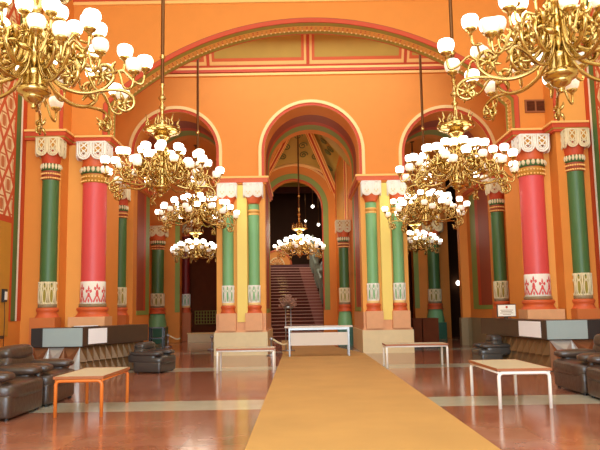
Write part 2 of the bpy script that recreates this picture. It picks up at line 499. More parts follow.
# ------------------------------------------------------------------ arcade wall with three arches
ZA = PZ(241, 177, YA)                        # top of impost
def arch_from_px(l, r, apex, yspr):
    x0, x1 = PX(l, YA, yspr), PX(r, YA, yspr)
    c = (x0+x1)/2; rx = (x1-x0)/2
    z1 = PZ((l+r)/2, apex, YA)
    return c, rx, z1
cC, rC, zC1 = arch_from_px(264.5, 359.5, 105.5, 176)
cLf, rLf, zL1 = arch_from_px(134, 216.5, 112, 177)
cRt, rRt, zR1 = arch_from_px(405, 492, 111, 175)
curves = []
for c, r, z1 in ((cLf, rLf, zL1), (cC, rC, zC1), (cRt, rRt, zR1)):
    zs = z1-r
    curves.append([(c-r, ZA)]+arch_curve(c, zs, r, r)+[(c+r, ZA)] if zs > ZA+0.01 else arch_curve(c, ZA, r, z1-ZA))
SOF = [(YA, YA+0.95, M['orange']), (YA+0.95, YA+1.75, M['maroon']), (YA+1.75, YA+2.1, M['red']), (YA+2.1, YA+2.7, M['stripegreen']), (YA+2.7, YB, M['orange'])]
mb = MB()
wall_over_arches(mb, XL-0.2, XR+0.2, YA, YB, ZA, 11.4, curves, M['orange'], SOF)
PL = (cLf+rLf, cC-rC); PR = (cC+rC, cRt-rRt)     # the two inner piers in x
EL = cLf-rLf; ER = cRt+rRt                       # the ends
for a, b in (PL, PR): mb.box(a, b, YA, YB, 0, ZA, M['amber'])
mb.box(XL-0.2, EL, YA, 21.4, 0, ZA, M['orange']); mb.box(ER, XR+0.2, YA, YB, 0, ZA, M['orange'])
struct('wall_arcade', mb)
mb = MB()
for c in curves:
    arch_band(mb, c, YA-0.035, YA, 0.0, 0.09, M['red'])
    arch_band(mb, c, YA-0.06, YA, 0.09, 0.19, M['cream'])
    arch_band(mb, c, YA-0.012, YA, -0.004, 0.0, M['creamline'])
struct('trim_8', mb)
LAY2 = [(ZA-0.06, ZA, 0.14, M['creamline']), (ZA-0.2, ZA-0.06, 0.11, M['pinkred']), (ZA-0.26, ZA-0.2, 0.06, M['orange'])]
mb = MB()
moulding(mb, [(PL[0], YB), (PL[0], YA), (PL[1], YA), (PL[1], YB)], LAY2)
moulding(mb, [(PR[0], YB), (PR[0], YA), (PR[1], YA), (PR[1], YB)], LAY2)
moulding(mb, [(XL, YA), (EL, YA), (EL, 21.4)], LAY2)
moulding(mb, [(ER, YB), (ER, YA), (XR, YA)], LAY2)
struct('trim_9', mb)
# painted jamb panels (stripes inside each arch) and the yellow strips on the pier fronts
mb = MB(); zj = 1.45
for xj, s in ((PL[0], -1), (PL[1], 1), (PR[0], -1), (PR[1], 1), (EL, 1), (ER, -1)):
    for ya, yb, m in ((0.45, 0.6, 'creamline'), (0.6, 1.75, 'maroon'), (1.75, 2.1, 'red'), (2.1, 2.75, 'stripegreen')):
        if ya == 0.45 : continue
        q = 0.74 if xj == EL else 1.0
        mb.box(xj, xj+s*0.012, YA+ya*q, YA+yb*q, zj, ZA-0.28, M[m])
    mb.box(xj, xj+s*0.014, YA+0.6*q, YA+2.75*q, zj-0.14, zj, M['stripegreen'])
ZP = 0.72
for (a, b), l, r in ((PL, 237.5, 247.5), (PR, 380.5, 390.5)):
    mb.box(PX(l, YA, 250), PX(r, YA, 250), YA-0.13, YA, PZ(240, 322, YA), ZA-0.3, M['yellow'])
struct('trim_10', mb)
mb = MB()
for a, b in (PL, PR):
    mb.box(a-0.06, b+0.06, YA-0.24, YB+0.05, 0, ZP, M['creamstone'])
    mb.box(a-0.03, b+0.03, YA-0.2, YB+0.02, ZP, ZP+0.06, M['peach'])
    mb.box(a-0.004, b+0.004, YA-0.1, YB+0.004, ZP+0.06, 1.3, M['peach'])
struct('trim_11', mb)

# ------------------------------------------------------------------ engaged columns
def wrap(r, a, z): return (r*math.sin(a), -r*math.cos(a), z)
def lattice_face(mb, x0, x1, y, z0, z1, m, th=0.03):
    """interlaced strap-work of two round-bottomed lobes on a face looking to -y"""
    wl = (x1-x0)/2; sw = wl*0.055
    for k in (0, 1):
        a = x0+k*wl; c = a+wl/2; r = wl/2-sw
        zc = z0+r+sw
        for rr in (r, r*0.68):
            pts = [(c-rr, y, z1-sw)]+[(c-rr*math.cos(pi*i/14), y, zc-rr*math.sin(pi*i/14)) for i in range(15)]+[(c+rr, y, z1-sw)]
            mb.tube(pts, sw*1.25, m, 5)
        zt = z1-sw; h = zt-zc
        for s in (-1, 1):
            mb.tube([(c-s*r*0.68, y, zt), (c+s*r*0.5, y, zc+h*0.45), (c, y, zc+h*0.1), (c-s*0.45*r, y, zc-0.05*r), (c, y, zc-0.55*r)], sw*1.1, m, 5)
    mb.tube([(x0, y, z1-sw), (x1, y, z1-sw)], sw*1.4, m, 5)
def column(name, label, x, y, R, zt, style, plinth_z, group, fine=True, lower=None):
    root = thing('column', label, 'column', (x, y, 0), 0, group)
    shaftm = {'green': M['green'], 'pink': M['pink'], 'light': M['litgreen'], 'back': M['green'], 'dark': M['darkred']}[style]
    k = 1.0
    bw = {'pink': R*1.2, 'green': R*1.4, 'light': 0.3, 'back': R*1.5, 'dark': R*1.4}[style]   # half width of the capital block
    hb = 0.48
    zb = zt-hb
    # shaft
    s = MB(); s.lathe([(R, 1.6), (R, zb-0.2)], shaftm, seg=24); s.build('shaft', root)
    # capital
    c = MB()
    lob = M['olive'] if style in ('green', 'pink', 'back') else M['white']
    c.box(-bw*0.95, bw*0.95, -bw*0.95, bw*0.6, zt-hb*0.62, zt, M['ivory'] if style in ('green', 'pink', 'back') else M['white'])
    if style == 'light': c.box(-bw*0.9, bw*0.9, -bw*0.98, bw*0.6, zb+0.07, zt-0.1, M['ivory'])
    c.lathe([(R*1.02, zb-0.17), (R*1.1, zb-0.12), (bw*0.86, zb+0.02), (bw*0.92, zb+0.1), (bw*0.93, zt-hb*0.6)], M['pinkred'] if style != 'green' else M['red'], seg=24)
    cap = c.build('capital', root)
    l = MB(); sm = M['white'] if style in ('pink', 'light') else M['ivory']
    lattice_face(l, -bw, bw, -bw-0.005, zb, zt, sm)
    # side faces: rotate the same strap-work
    for sgn in (-1, 1):
        q = MB(); lattice_face(q, -bw, bw*0.6, -bw-0.005, zb, zt, sm)
        vs = [(-sgn*v[1], sgn*v[0], v[2]) if sgn > 0 else (v[1], v[0], v[2]) for v in q.v]
        l.add(vs, q.f, sm, True)
    l.box(-bw*0.97, bw*0.97, -bw-0.0, bw*0.6, zb+hb*0.45, zt-0.01, sm if style == 'light' else M['gold'])
    l.build('strapwork', cap)
    # neck rings
    nk = MB()
    if style in ('green', 'pink', 'back'):
        nk.lathe([(R*1.0, zb-0.34), (R*1.16, zb-0.33), (R*1.16, zb-0.18), (R, zb-0.17)], M['green'], seg=24)
        for i in range(18):
            a = 2*pi*i/18
            nk.cushion(R*1.14*math.cos(a), R*1.14*math.sin(a), zb-0.24, R*0.17, R*0.17, 0.075, M['ivory'], e=1.0, nu=8, nv=6)
        nk.lathe([(R, zb-0.58), (R*1.1, zb-0.57), (R*1.1, zb-0.40), (R*1.14, zb-0.37), (R, zb-0.35)], M['gold'] if style == 'pink' else M['maroon'], seg=24)
        for zz in (zb-0.54, zb-0.43):
            for i in range(26):
                a = 2*pi*i/26
                nk.box(R*1.1*math.cos(a)-0.018, R*1.1*math.cos(a)+0.018, R*1.1*math.sin(a)-0.018, R*1.1*math.sin(a)+0.018, zz-0.02, zz+0.02, M['creamline'])
    else:
        for z0 in (zb-0.40, zb-0.52):
            nk.lathe([(R, z0-0.03), (R*1.1, z0-0.02), (R*1.1, z0+0.02), (R, z0+0.03)], M['creamline'], seg=24)
        nk.lathe([(R*1.03, zb-0.50), (R*1.03, zb-0.42)], M['gold'], seg=24)
    nk.build('neck_ring', root)
    # painted ornament band at the foot of the shaft
    z0, z1 = 1.65, 2.2
    o = MB(); A = pi*0.62
    if style == 'pink':
        o.lathe([(R*1.0, z0-0.01), (R*1.03, z0), (R*1.03, z1), (R*1.0, z1+0.015)], M['white'], seg=28)
        rr = R*1.045; nrep = 6; st = 2*A/nrep
        def poly(pts, a, m=M['pink']): o.add([wrap(rr, a+p[0]*st, z0+(z1-z0)*p[1]) for p in pts], [tuple(range(len(pts)))], m)
        for i in range(nrep+1):
            a = -A+i*st; h = 0.12 if i % 2 else 0.0
            poly([(0, 0.96-h), (-0.12, 0.8-h), (0, 0.64-h), (0.12, 0.8-h)], a)
            poly([(-0.06, 0.72-h), (-0.34, 0.78-h), (-0.4, 0.66-h), (-0.2, 0.6-h)], a)
            poly([(0.06, 0.72-h), (0.34, 0.78-h), (0.4, 0.66-h), (0.2, 0.6-h)], a)
            poly([(-0.1, 0.62-h), (0.1, 0.62-h), (0.2, 0.42-h), (0, 0.3), (-0.2, 0.42-h)], a)
            poly([(-0.14, 0.4), (-0.02, 0.34), (-0.36, 0.04), (-0.5, 0.1)], a)
            poly([(0.14, 0.4), (0.02, 0.34), (0.36, 0.04), (0.5, 0.1)], a)
            poly([(0, 0.26), (-0.12, 0.14), (0, 0.03), (0.12, 0.14)], a)
    else:
        wm = M['white'] if style in ('light', 'dark') else M['ivory']
        o.lathe([(R*1.0, z0-0.01), (R*1.02, z0), (R*1.02, z1-0.09), (R, z1-0.07)], M['olive'] if style in ('green', 'back') else M['litgreen'], seg=24)
        nrep = 5; st = 2*A/nrep; rr = R*1.05; tr = R*0.075 if fine else R*0.085
        for i in range(nrep):
            a = -A+(i+0.5)*st
            for ra, rz, zc in ((0.3, 0.2, z0+0.20), (0.24, 0.09, z0+0.45)):
                o.tube([wrap(rr, a+ra*st*math.cos(2*pi*q/14), zc+rz*math.sin(2*pi*q/14)) for q in range(14)], tr, wm, 5, closed=True)
        for i in range(nrep+1):
            a = -A+i*st
            o.tube([wrap(rr, a, z0+0.02), wrap(rr, a, z1+0.0)], tr*1.3, wm, 5)
            o.tube([wrap(rr, a-0.28*st, z1-0.08), wrap(rr, a, z1-0.02), wrap(rr, a+0.28*st, z1-0.08)], tr, wm, 5)
        o.lathe([(R*1.03, z1-0.04), (R*1.06, z1-0.02), (R*1.03, z1)], wm, seg=24)
        o.lathe([(R*1.03, z0-0.02), (R*1.07, z0+0.01), (R*1.03, z0+0.04)], wm, seg=24)
    o.build('ornament_band', root)
    # base
    b = MB()
    b.lathe([(R*1.0, 1.65), (R*1.12, 1.645), (R*1.12, 1.57), (R*1.02, 1.56)], M['dado'] if style in ('green', 'pink', 'back') else M['cream'], seg=24)
    b.lathe([(R*1.02, 1.565), (R*1.26, 1.55), (R*1.32, 1.51), (R*1.26, 1.47), (R*1.14, 1.44), (R*1.3, 1.36), (R*1.42, 1.32), (R*1.42, 1.3)], M['pinkred'], seg=24)
    b.build('base', root)
    p = MB()
    pm = {'light': M['peach'], 'green': M['brownorange'], 'pink': M['peach'], 'back': M['litgreen'], 'dark': M['brownorange']}[style]
    q = R*1.5
    if style == 'back':
        p.lathe([(0.0, 1.32), (R*1.15, 1.32), (R*1.25, 1.2), (R*1.45, 0.95), (R*1.5, 0.72)], pm, seg=16)
        p.box(-q, q, -q, q, 0, 0.72, M['teal'])
    else:
        p.box(-q, q, -q, R*0.5, plinth_z, 1.32, pm)
    p.build('plinth', root)
    return root

gcol = 'engaged columns of the hall'
column('column', 'dark green column left of the pink one on the left pier', PX(50, Y1-0.02, 220), Y1-0.02, 0.205, ZC, 'green', 0, gcol)
column('column', 'thick raspberry pink column on the left pier above the left counter', PX(94.4, Y2-0.1, 220), Y2-0.1, 0.305, ZC, 'pink', 0, gcol)
column('column', 'thick raspberry pink column on the right pier above the right counter', PX(533.6, Y2-0.1, 220), Y2-0.1, 0.31, ZC, 'pink', 0, gcol)
column('column', 'dark green column at the far right, right of the pink one', PX(578, Y1-0.02, 220), Y1-0.02, 0.205, ZC, 'green', 0, gcol)
column('column', 'slim dark green column on the arcade end just right of the left pink column', PX(120, YA-0.1, 250), YA-0.1, 0.2, ZA-0.27, 'green', 0, gcol)
column('column', 'slim dark green column on the arcade end just left of the right pink column', PX(499, YA-0.1, 250), YA-0.1, 0.2, ZA-0.27, 'green', 0, gcol)
for px, lb in ((228, 'brightly lit green column, left one of the pair on the left arcade pier'), (254, 'brightly lit green column, right one of the pair on the left arcade pier'),
               (372, 'brightly lit green column, left one of the pair on the right arcade pier'), (398, 'brightly lit green column, right one of the pair on the right arcade pier')):
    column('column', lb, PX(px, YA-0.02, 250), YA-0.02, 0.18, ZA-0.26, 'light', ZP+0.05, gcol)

# ------------------------------------------------------------------ bays behind the arcade
YK = 27.4     # back wall of the bays
xi = lambda px: PX(px, YK, 250)
# back wall with central arch, two side doorways
ic, ir = (xi(266.5)+xi(322.5))/2, (xi(322.5)-xi(266.5))/2
zi_s = PZ(295, 208, YK)
inner = [(ic-ir, 0)]+arch_curve(ic, zi_s, ir, PZ(294, 180, YK)-zi_s)+[(ic+ir, 0)]
lx0, lx1 = xi(180), xi(226); rx0, rx1 = xi(392), xi(413)
ldoor = [(lx0, 0), (lx0, 6.4), (lx1, 6.4), (lx1, 0)]
rdoor = [(rx0, 0), (rx0, 6.4), (rx1, 6.4), (rx1, 0)]
mb = MB()
def seg_wall(mb, x0, x1, y0, y1, z0, z1, m): mb.box(x0, x1, y0, y1, z0, z1, m)
YW = YK+0.5
XBL, XBR = PX(148, YK, 250), PX(446, YK, 250)
mb.box(XBL-0.3, lx0, YK, YW, 0, 9.5, M['orange']); mb.box(lx0, lx1, YK, YW, 6.4, 9.5, M['orange'])
mb.box(lx1, ic-ir, YK, YW, 0, 9.5, M['orange'])
wall_over_arches(mb, ic-ir, ic+ir, YK, YW, 0.0, 9.5, [inner[1:-1]], M['orange'])
mb.box(ic+ir, rx0, YK, YW, 0, 9.5, M['orange']); mb.box(rx0, rx1, YK, YW, 6.4, 9.5, M['orange'])
mb.box(rx1, XBR+0.1, YK, YW, 0, 9.5, M['orange'])
struct('wall_back', mb)
mb = MB()
zlow = 1.35
full = [(ic-ir, zlow)]+inner[1:-1]+[(ic+ir, zlow)]
arch_band(mb, full, YK-0.02, YK, 0.0, 0.06, M['red'])
arch_band(mb, full, YK-0.03, YK, 0.06, 0.3, M['stripegreen'])
arch_band(mb, inner[1:-1], YK-0.05, YK, 0.66, 0.74, M['creamline'])
arch_band(mb, inner[1:-1], YK-0.03, YK, 0.74, 0.8, M['red'])
mb.box(lx0-0.22, lx0, YK-0.02, YK, 1.35, 6.4, M['stripegreen']); mb.box(rx1, rx1+0.22, YK-0.02, YK, 1.35, 6.4, M['stripegreen'])
struct('trim_12', mb)

# party walls between the three bays (centre bay tapers towards its back)
RW0, RW1 = PX(352.5, YB, 250), PX(335, YK, 200)
LW0, LW1 = PL[1]-0.15, PX(257, YK, 200)
mb = MB(); mb.prism([(RW0+0.02, YB), (RW1, YK), (RW1+0.5, YK), (RW0+0.6, YB)], 0, 9.5, M['orange']); struct('wall_inner_right', mb)
mb = MB(); mb.prism([(LW0, YB), (LW1, YK), (LW1-0.5, YK), (LW0-0.6, YB)], 0, 9.5, M['orange']); struct('wall_inner_left', mb)
mb = MB(); mb.box(XBL-0.6, XBL-0.3, YB, YW, 0, 9.5, M['orange']); struct('wall_aisle_left', mb)
mb = MB()
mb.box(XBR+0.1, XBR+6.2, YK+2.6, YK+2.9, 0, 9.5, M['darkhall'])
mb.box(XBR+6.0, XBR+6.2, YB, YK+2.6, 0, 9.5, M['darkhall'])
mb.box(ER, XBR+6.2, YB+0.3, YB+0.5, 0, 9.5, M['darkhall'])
struct('wall_aisle_right', mb)
mb = MB()
mb.box(XBL-0.6, LW0-0.3, YB, YW, 8.4, 8.6, M['orange']); mb.box(RW0+0.3, XBR+6.2, YB, YK+2.9, 8.4, 8.6, M['orange'])
struct('ceiling_aisle', mb)
mb = MB(); xx = PX(452, YK-0.3, 300)
mb.prism([(PX(482, YB, 330), YB-0.02), (PX(461, YB, 330)-0.05, YB-0.02), (PX(461, YB, 330)-0.05, YB-0.3), (PX(461, YB, 330)+0.2, YB-0.3)], 0, 1.0, M['dado'])
mb.box(ER-0.05, ER+0.0, YA+0.2, YB, 0, 1.0, M['dado'])
mb.box(ER-0.3, XR, YB, YB+0.3, 0, 9.0, M['orange'])
struct('trim_13', mb)

# vault of the centre bay: four webs and ribs meeting at a boss
ym = (YB+YK)/2; boss = Vector(((RW0+LW0+RW1+LW1)/4+0.0, ym, PZ(298, 112, ym)))
zv = PZ(334, 192, YK); za = PZ(300, 164, YK)
cBL, cBR = Vector((LW1, YK-0.02, zv)), Vector((RW1, YK-0.02, zv))
cFL, cFR = Vector((LW0, YB, zv)), Vector((RW0, YB, zv))
def edge_arc(a, b, zc, n=14):
    return [Vector((a.x+(b.x-a.x)*(0.5-0.5*math.cos(pi*i/n)), a.y+(b.y-a.y)*(0.5-0.5*math.cos(pi*i/n)), zv+(zc-zv)*math.sin(pi*i/n))) for i in range(n+1)]
def rib_pts(a, n=14):
    return [Vector((a.x+(boss.x-a.x)*(1-math.cos(pi/2*i/n)), a.y+(boss.y-a.y)*(1-math.cos(pi/2*i/n)), a.z+(boss.z-a.z)*math.sin(pi/2*i/n))) for i in range(n+1)]
mb = MB()
def web(a, b, zc):
    n = 14; arc = edge_arc(a, b, zc, n); ra = rib_pts(a, n//2); rb = rib_pts(b, n//2)
    # rows sweep from the wall arc to the boss, ends staying on the ribs
    rows = []
    K = 8
    for k in range(K+1):
        f = k/K; row = []
        for i in range(n+1):
            p = arc[i].lerp(boss, f)
            u = i/n
            sag = math.sin(pi*f)*0.22*(1-abs(2*u-1))
            p = p+Vector((0, 0, sag))
            row.append(p)
        rows.append(row)
    vs = [p for r in rows for p in r]; W = n+1
    mb.add(vs, [(k*W+i, k*W+i+1, (k+1)*W+i+1, (k+1)*W+i) for k in range(K) for i in range(n)], M['ochre'], True)
    return arc
aB = web(cBL, cBR, za); aR = web(cBR, cFR, za); aL = web(cFL, cBL, za)
struct('ceiling_vault', mb)
mb = MB()
for c in (cBL, cBR):
    pts = [c.lerp(boss, i/10) for i in range(11)]
    sd = (boss-c).cross(Vector((0, 0, 1))).normalized()
    mb.tube([p+Vector((0, -0.02, -0.06)) for p in pts], 0.05, M['red'], 6)
    for s in (-1, 1):
        mb.tube([p+sd*0.075*s+Vector((0, -0.02, -0.05)) for p in pts], 0.028, M['creamline'], 6)
        mb.tube([p+sd*0.13*s+Vector((0, -0.02, -0.03)) for p in pts], 0.035, M['orange'], 6)
        mb.tube([p+sd*0.18*s+Vector((0, -0.02, -0.02)) for p in pts], 0.02, M['creamline'], 6)
mb.tube([p+Vector((0, -0.02, -0.03)) for p in aB], 0.06, M['creamline'], 6)
# painted scrolls in the webs
def scroll(o, ux, uz, s, m):
    pts = []
    for i in range(26):
        a = i*0.42; r = s*(1-i/28)
        pts.append(o+ux*(r*math.cos(a))+uz*(r*math.sin(a)))
    mb.tube(pts, s*0.13, m, 5)
for arc, s in ((aB, 0.2), (aR, 0.22)):
    mid = arc[7]
    for f, dd in ((0.16, 0.12), (0.16, -0.12), (0.12, 0.42), (0.12, -0.42), (0.34, 0.12), (0.34, -0.12), (0.52, 0.0), (0.2, 0.3), (0.2, -0.3)):
        i = int(7+dd*10); o = arc[max(0, min(14, i))].lerp(boss, f+0.04)+Vector((0, -0.05, -0.02))
        t = (arc[8]-arc[6]).normalized(); nrm = (boss-mid).normalized()
        scroll(o, t*(1 if dd >= 0 else -1), nrm, s, M['foliage'])
# ochre frieze panel on the right wall above the column
for (fa, fb, m, dd) in ((0.2, 0.97, 'creamline', 0.02), (0.26, 0.92, 'red', 0.03), (0.31, 0.84, 'creamline', 0.04), (0.33, 0.8, 'gold', 0.05)):
    A = (RW0+(RW1-RW0)*fa-dd, YB+(YK-YB)*fa); B = (RW0+(RW1-RW0)*fb-dd, YB+(YK-YB)*fb)
    mb.prism([A, B, (B[0]+0.02, B[1]), (A[0]+0.02, A[1])], 4.95, 7.6, M[m])
struct('trim_14', mb)

yc = YB+0.75; xcol = PX(343.5, yc, 250)
column('column', 'dark green column with square capital inside the centre arch, right side', xcol, yc, 0.19, PZ(343, 221, yc), 'back', 0, gcol, fine=False)
yb = YK-0.35
column('column', 'green column on teal block deep inside the left arch', PX(158, yb, 250), yb, 0.27, PZ(158, 227, yb), 'back', 0, gcol, fine=False)
column('column', 'green column on teal block deep inside the right arch', PX(433, yb, 250), yb, 0.26, PZ(433, 222, yb), 'back', 0, gcol, fine=False)
column('column', 'dark red column in the shade of the left rear doorway', PX(186, YK+1.3, 250), YK+1.3, 0.19, 5.6, 'dark', 0, gcol, fine=False)

# rooms behind the rear wall
mb = MB()
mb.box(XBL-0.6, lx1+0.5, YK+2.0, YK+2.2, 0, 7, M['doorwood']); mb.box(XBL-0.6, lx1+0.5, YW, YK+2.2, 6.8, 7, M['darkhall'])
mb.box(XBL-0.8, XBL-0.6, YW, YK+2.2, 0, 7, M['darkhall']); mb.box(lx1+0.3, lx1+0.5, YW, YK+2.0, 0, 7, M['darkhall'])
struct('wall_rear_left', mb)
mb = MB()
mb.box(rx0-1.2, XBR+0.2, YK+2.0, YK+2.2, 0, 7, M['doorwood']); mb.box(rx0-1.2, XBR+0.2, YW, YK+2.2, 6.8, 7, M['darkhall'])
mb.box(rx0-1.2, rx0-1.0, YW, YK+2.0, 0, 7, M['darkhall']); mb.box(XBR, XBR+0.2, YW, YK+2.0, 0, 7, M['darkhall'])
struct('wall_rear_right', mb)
mb = MB(); yd = YK+1.95
for i in range(9):
    x = PX(195, yd)+i*0.14; mb.box(x, x+0.03, yd-0.06, yd+0.04, 0.75, 1.4, M['olive'])
for i in range(5):
    z = 0.75+i*0.155; mb.box(PX(195, yd), PX(195, yd)+1.15, yd-0.06, yd+0.04, z, z+0.03, M['olive'])
g = tag(mb.build('grille'), 'dark metal grille low on the brown wall inside the left rear doorway', 'grille')
mb = MB(); yl = YK+0.2
mb.box(PX(189, yl), PX(224, yl), yl-0.3, yl+0.1, 0.0, 0.36, M['creamstone'])
mb.box(PX(189, yl)-0.03, PX(224, yl), yl-0.33, yl+0.1, 0.36, 0.42, M['cream'])
tag(mb.build('stone_step'), 'pale stone block across the left rear doorway', 'step')

# ------------------------------------------------------------------ stair hall
hall = MB()
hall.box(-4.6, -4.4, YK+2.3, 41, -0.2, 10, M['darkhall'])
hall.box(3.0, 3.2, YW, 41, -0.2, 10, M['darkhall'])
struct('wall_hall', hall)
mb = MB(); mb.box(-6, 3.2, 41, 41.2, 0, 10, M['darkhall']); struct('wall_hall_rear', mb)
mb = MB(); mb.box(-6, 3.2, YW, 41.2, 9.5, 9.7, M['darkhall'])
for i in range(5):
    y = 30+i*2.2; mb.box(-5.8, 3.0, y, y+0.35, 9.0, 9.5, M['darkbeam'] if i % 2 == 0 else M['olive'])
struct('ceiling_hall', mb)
mb = MB(); mb.box(-6, 3.2, 29, 41, -0.2, 0, M['stair']); struct('floor_hall', mb)
srot = math.radians(8)
st = thing('staircase', 'broad reddish stone staircase with dark carpet and urn balustrade behind the centre arch', 'staircase', (0.0, 28.6, 0), srot)
NS = 23; TR, RI = 0.29, 0.166
s = MB(); n_ = MB(); c_ = MB()
for i in range(NS):
    y0 = i*TR; z1 = (i+1)*RI
    s.box(-1.9, 1.5, y0, NS*TR+0.0, i*RI, z1-0.02, M['stair'])
    n_.box(-1.9, 1.5, y0-0.03, y0+0.08, z1-0.035, z1, M['nosing'])
    c_.box(-1.4, 0.82, y0-0.012, y0+TR, i*RI, z1+0.012, M['staircarpet'])
s.box(-2.3, 2.0, NS*TR, NS*TR+4, NS*RI-0.5, NS*RI, M['stair'])
s.build('steps', st); n_.build('nosing', st); c_.build('stair_carpet', st)
rl = MB()
for i in range(NS):
    z = (i+1)*RI+0.03; rl.tube([(-1.4, i*TR+TR-0.03, z-0.01), (0.82, i*TR+TR-0.03, z-0.01)], 0.012, M['brass'], 5)
rl.build('carpet_rod', st)
# right balustrade: stone posts with urns stepping up
bl = st
r_ = MB()
for i in range(26):
    y0 = 0.2+i*0.25; z = y0/TR*RI
    r_.lathe([(0.05, z), (0.07, z+0.15), (0.1, z+0.3), (0.05, z+0.55), (0.07, z+0.7)], M['greystone'], c=(1.68, y0), seg=8)
r_.tube([(1.68, 0.1, 0.85), (1.68, 6.7, 0.85+6.6/TR*RI)], 0.09, M['greystone'], 6)
r_.box(1.56, 1.8, 0, 6.7, -0.0, 0.12, M['greystone'])
r_.build('balustrade', bl)
for i, y0 in enumerate((0.1, 1.8, 3.4, 5.0, 6.6)):
    p_ = MB(); z = y0/TR*RI
    p_.box(1.5, 1.86, y0-0.18, y0+0.18, max(0, z-0.3), z+1.0, M['greystone'])
    p_.lathe([(0.1, z+1.0), (0.16, z+1.05), (0.07, z+1.15), (0.2, z+1.4), (0.22, z+1.55), (0.12, z+1.6), (0.16, z+1.75), (0.06, z+1.95), (0.0, z+2.0)], M['greystone'], c=(1.68, y0), seg=12)
    p_.build('newel_post', bl)
# lunette at the head of the stairs
mb = MB(); yl = 37.6; lc = P(277, 265, yl)
lr = 0.9
fan = [(lc.x+lr*math.cos(pi*i/20), yl, lc.z+lr*1.0*math.sin(pi*i/20)) for i in range(21)]
back = [(x, yl+0.15, z) for x, y, z in fan]
mb.add(fan+back, [tuple(range(20, -1, -1))]+[(i, i+1, 22+i, 21+i) for i in range(20)], M['orange'])
mb.tube(fan, 0.06, M['pinkred'], 6); mb.tube([(lc.x+0.45*math.cos(pi*i/14), yl-0.02, lc.z+0.45*math.sin(pi*i/14)) for i in range(15)], 0.04, M['cream'], 6)
for i in range(1, 8):
    a = pi*i/8; mb.tube([(lc.x+0.1*math.cos(a), yl-0.02, lc.z+0.1*math.sin(a)), (lc.x+0.45*math.cos(a), yl-0.02, lc.z+0.45*math.sin(a))], 0.02, M['cream'], 5)
mb.box(lc.x-1.0, lc.x+3.2, yl-0.1, yl+0.2, lc.z-0.25, lc.z, M['darkbeam'])
mb.box(lc.x-0.9, lc.x+0.9, yl, yl+0.2, 3.85, lc.z-0.25, M['darkhall'])
tag(mb.build('lunette'), 'orange fan shaped lunette above the head of the stairs', 'lunette')

# ================================================================== THINGS
# ------------------------------------------------------------------ chandelier
def spline(pts, n=5):
    pts = [Vector(p) for p in pts]; out = []
    for i in range(len(pts)-1):
        p0 = pts[max(i-1, 0)]; p1 = pts[i]; p2 = pts[i+1]; p3 = pts[min(i+2, len(pts)-1)]
        for k in range(n):
            t = k/n
            out.append(0.5*((2*p1)+(p2-p0)*t+(2*p0-5*p1+4*p2-p3)*t*t+(3*p1-p0-3*p2+p3)*t**3))
    out.append(pts[-1]); return out
def rz3(r, z, a=0.0): return (r*math.cos(a), r*math.sin(a), z)
def leaf_burst(mb, o, s, n=7, ax=Vector((0, 1, 0))):
    for i in range(n):
        a = 2*pi*i/n+0.3
        d = Vector((math.cos(a), 0.35*math.sin(a*2+1), math.sin(a)))
        sd = Vector((0, 1, 0))
        p = [o+d*(s*t)+sd*(0.3*s*math.sin(t*2.5)*(1 if i % 2 else -1)) for t in (0.05, 0.35, 0.7, 1.0)]
        mb.tube(p, 0.02, M['brass'], 5, radii=[s*0.09, s*0.2, s*0.13, s*0.02])
def globe_mesh(m):
    g = MB()
    g.lathe([(0.035, -0.072), (0.062, -0.068), (0.083, -0.035), (0.093, 0.005), (0.092, 0.04), (0.078, 0.066), (0.058, 0.076), (0.0, 0.074)], m, seg=16)
    return g
def cup_mesh():
    g = MB()
    g.lathe([(0.0, -0.15), (0.015, -0.155), (0.02, -0.12), (0.035, -0.105), (0.06, -0.09), (0.066, -0.07), (0.05, -0.062)], M['brass'], seg=12)
    return g
NARM = 7
ARM_GLOBES = [(1.225, 0.61, 0.05, 'lit'), (1.15, 0.47, -0.16, 'opal'), (0.99, 0.80, 0.21, 'lit'), (0.74, 0.90, -0.17, 'lit'), (0.84, 0.64, -0.36, 'opal'), (0.42, 1.02, 0.24, 'lit')]
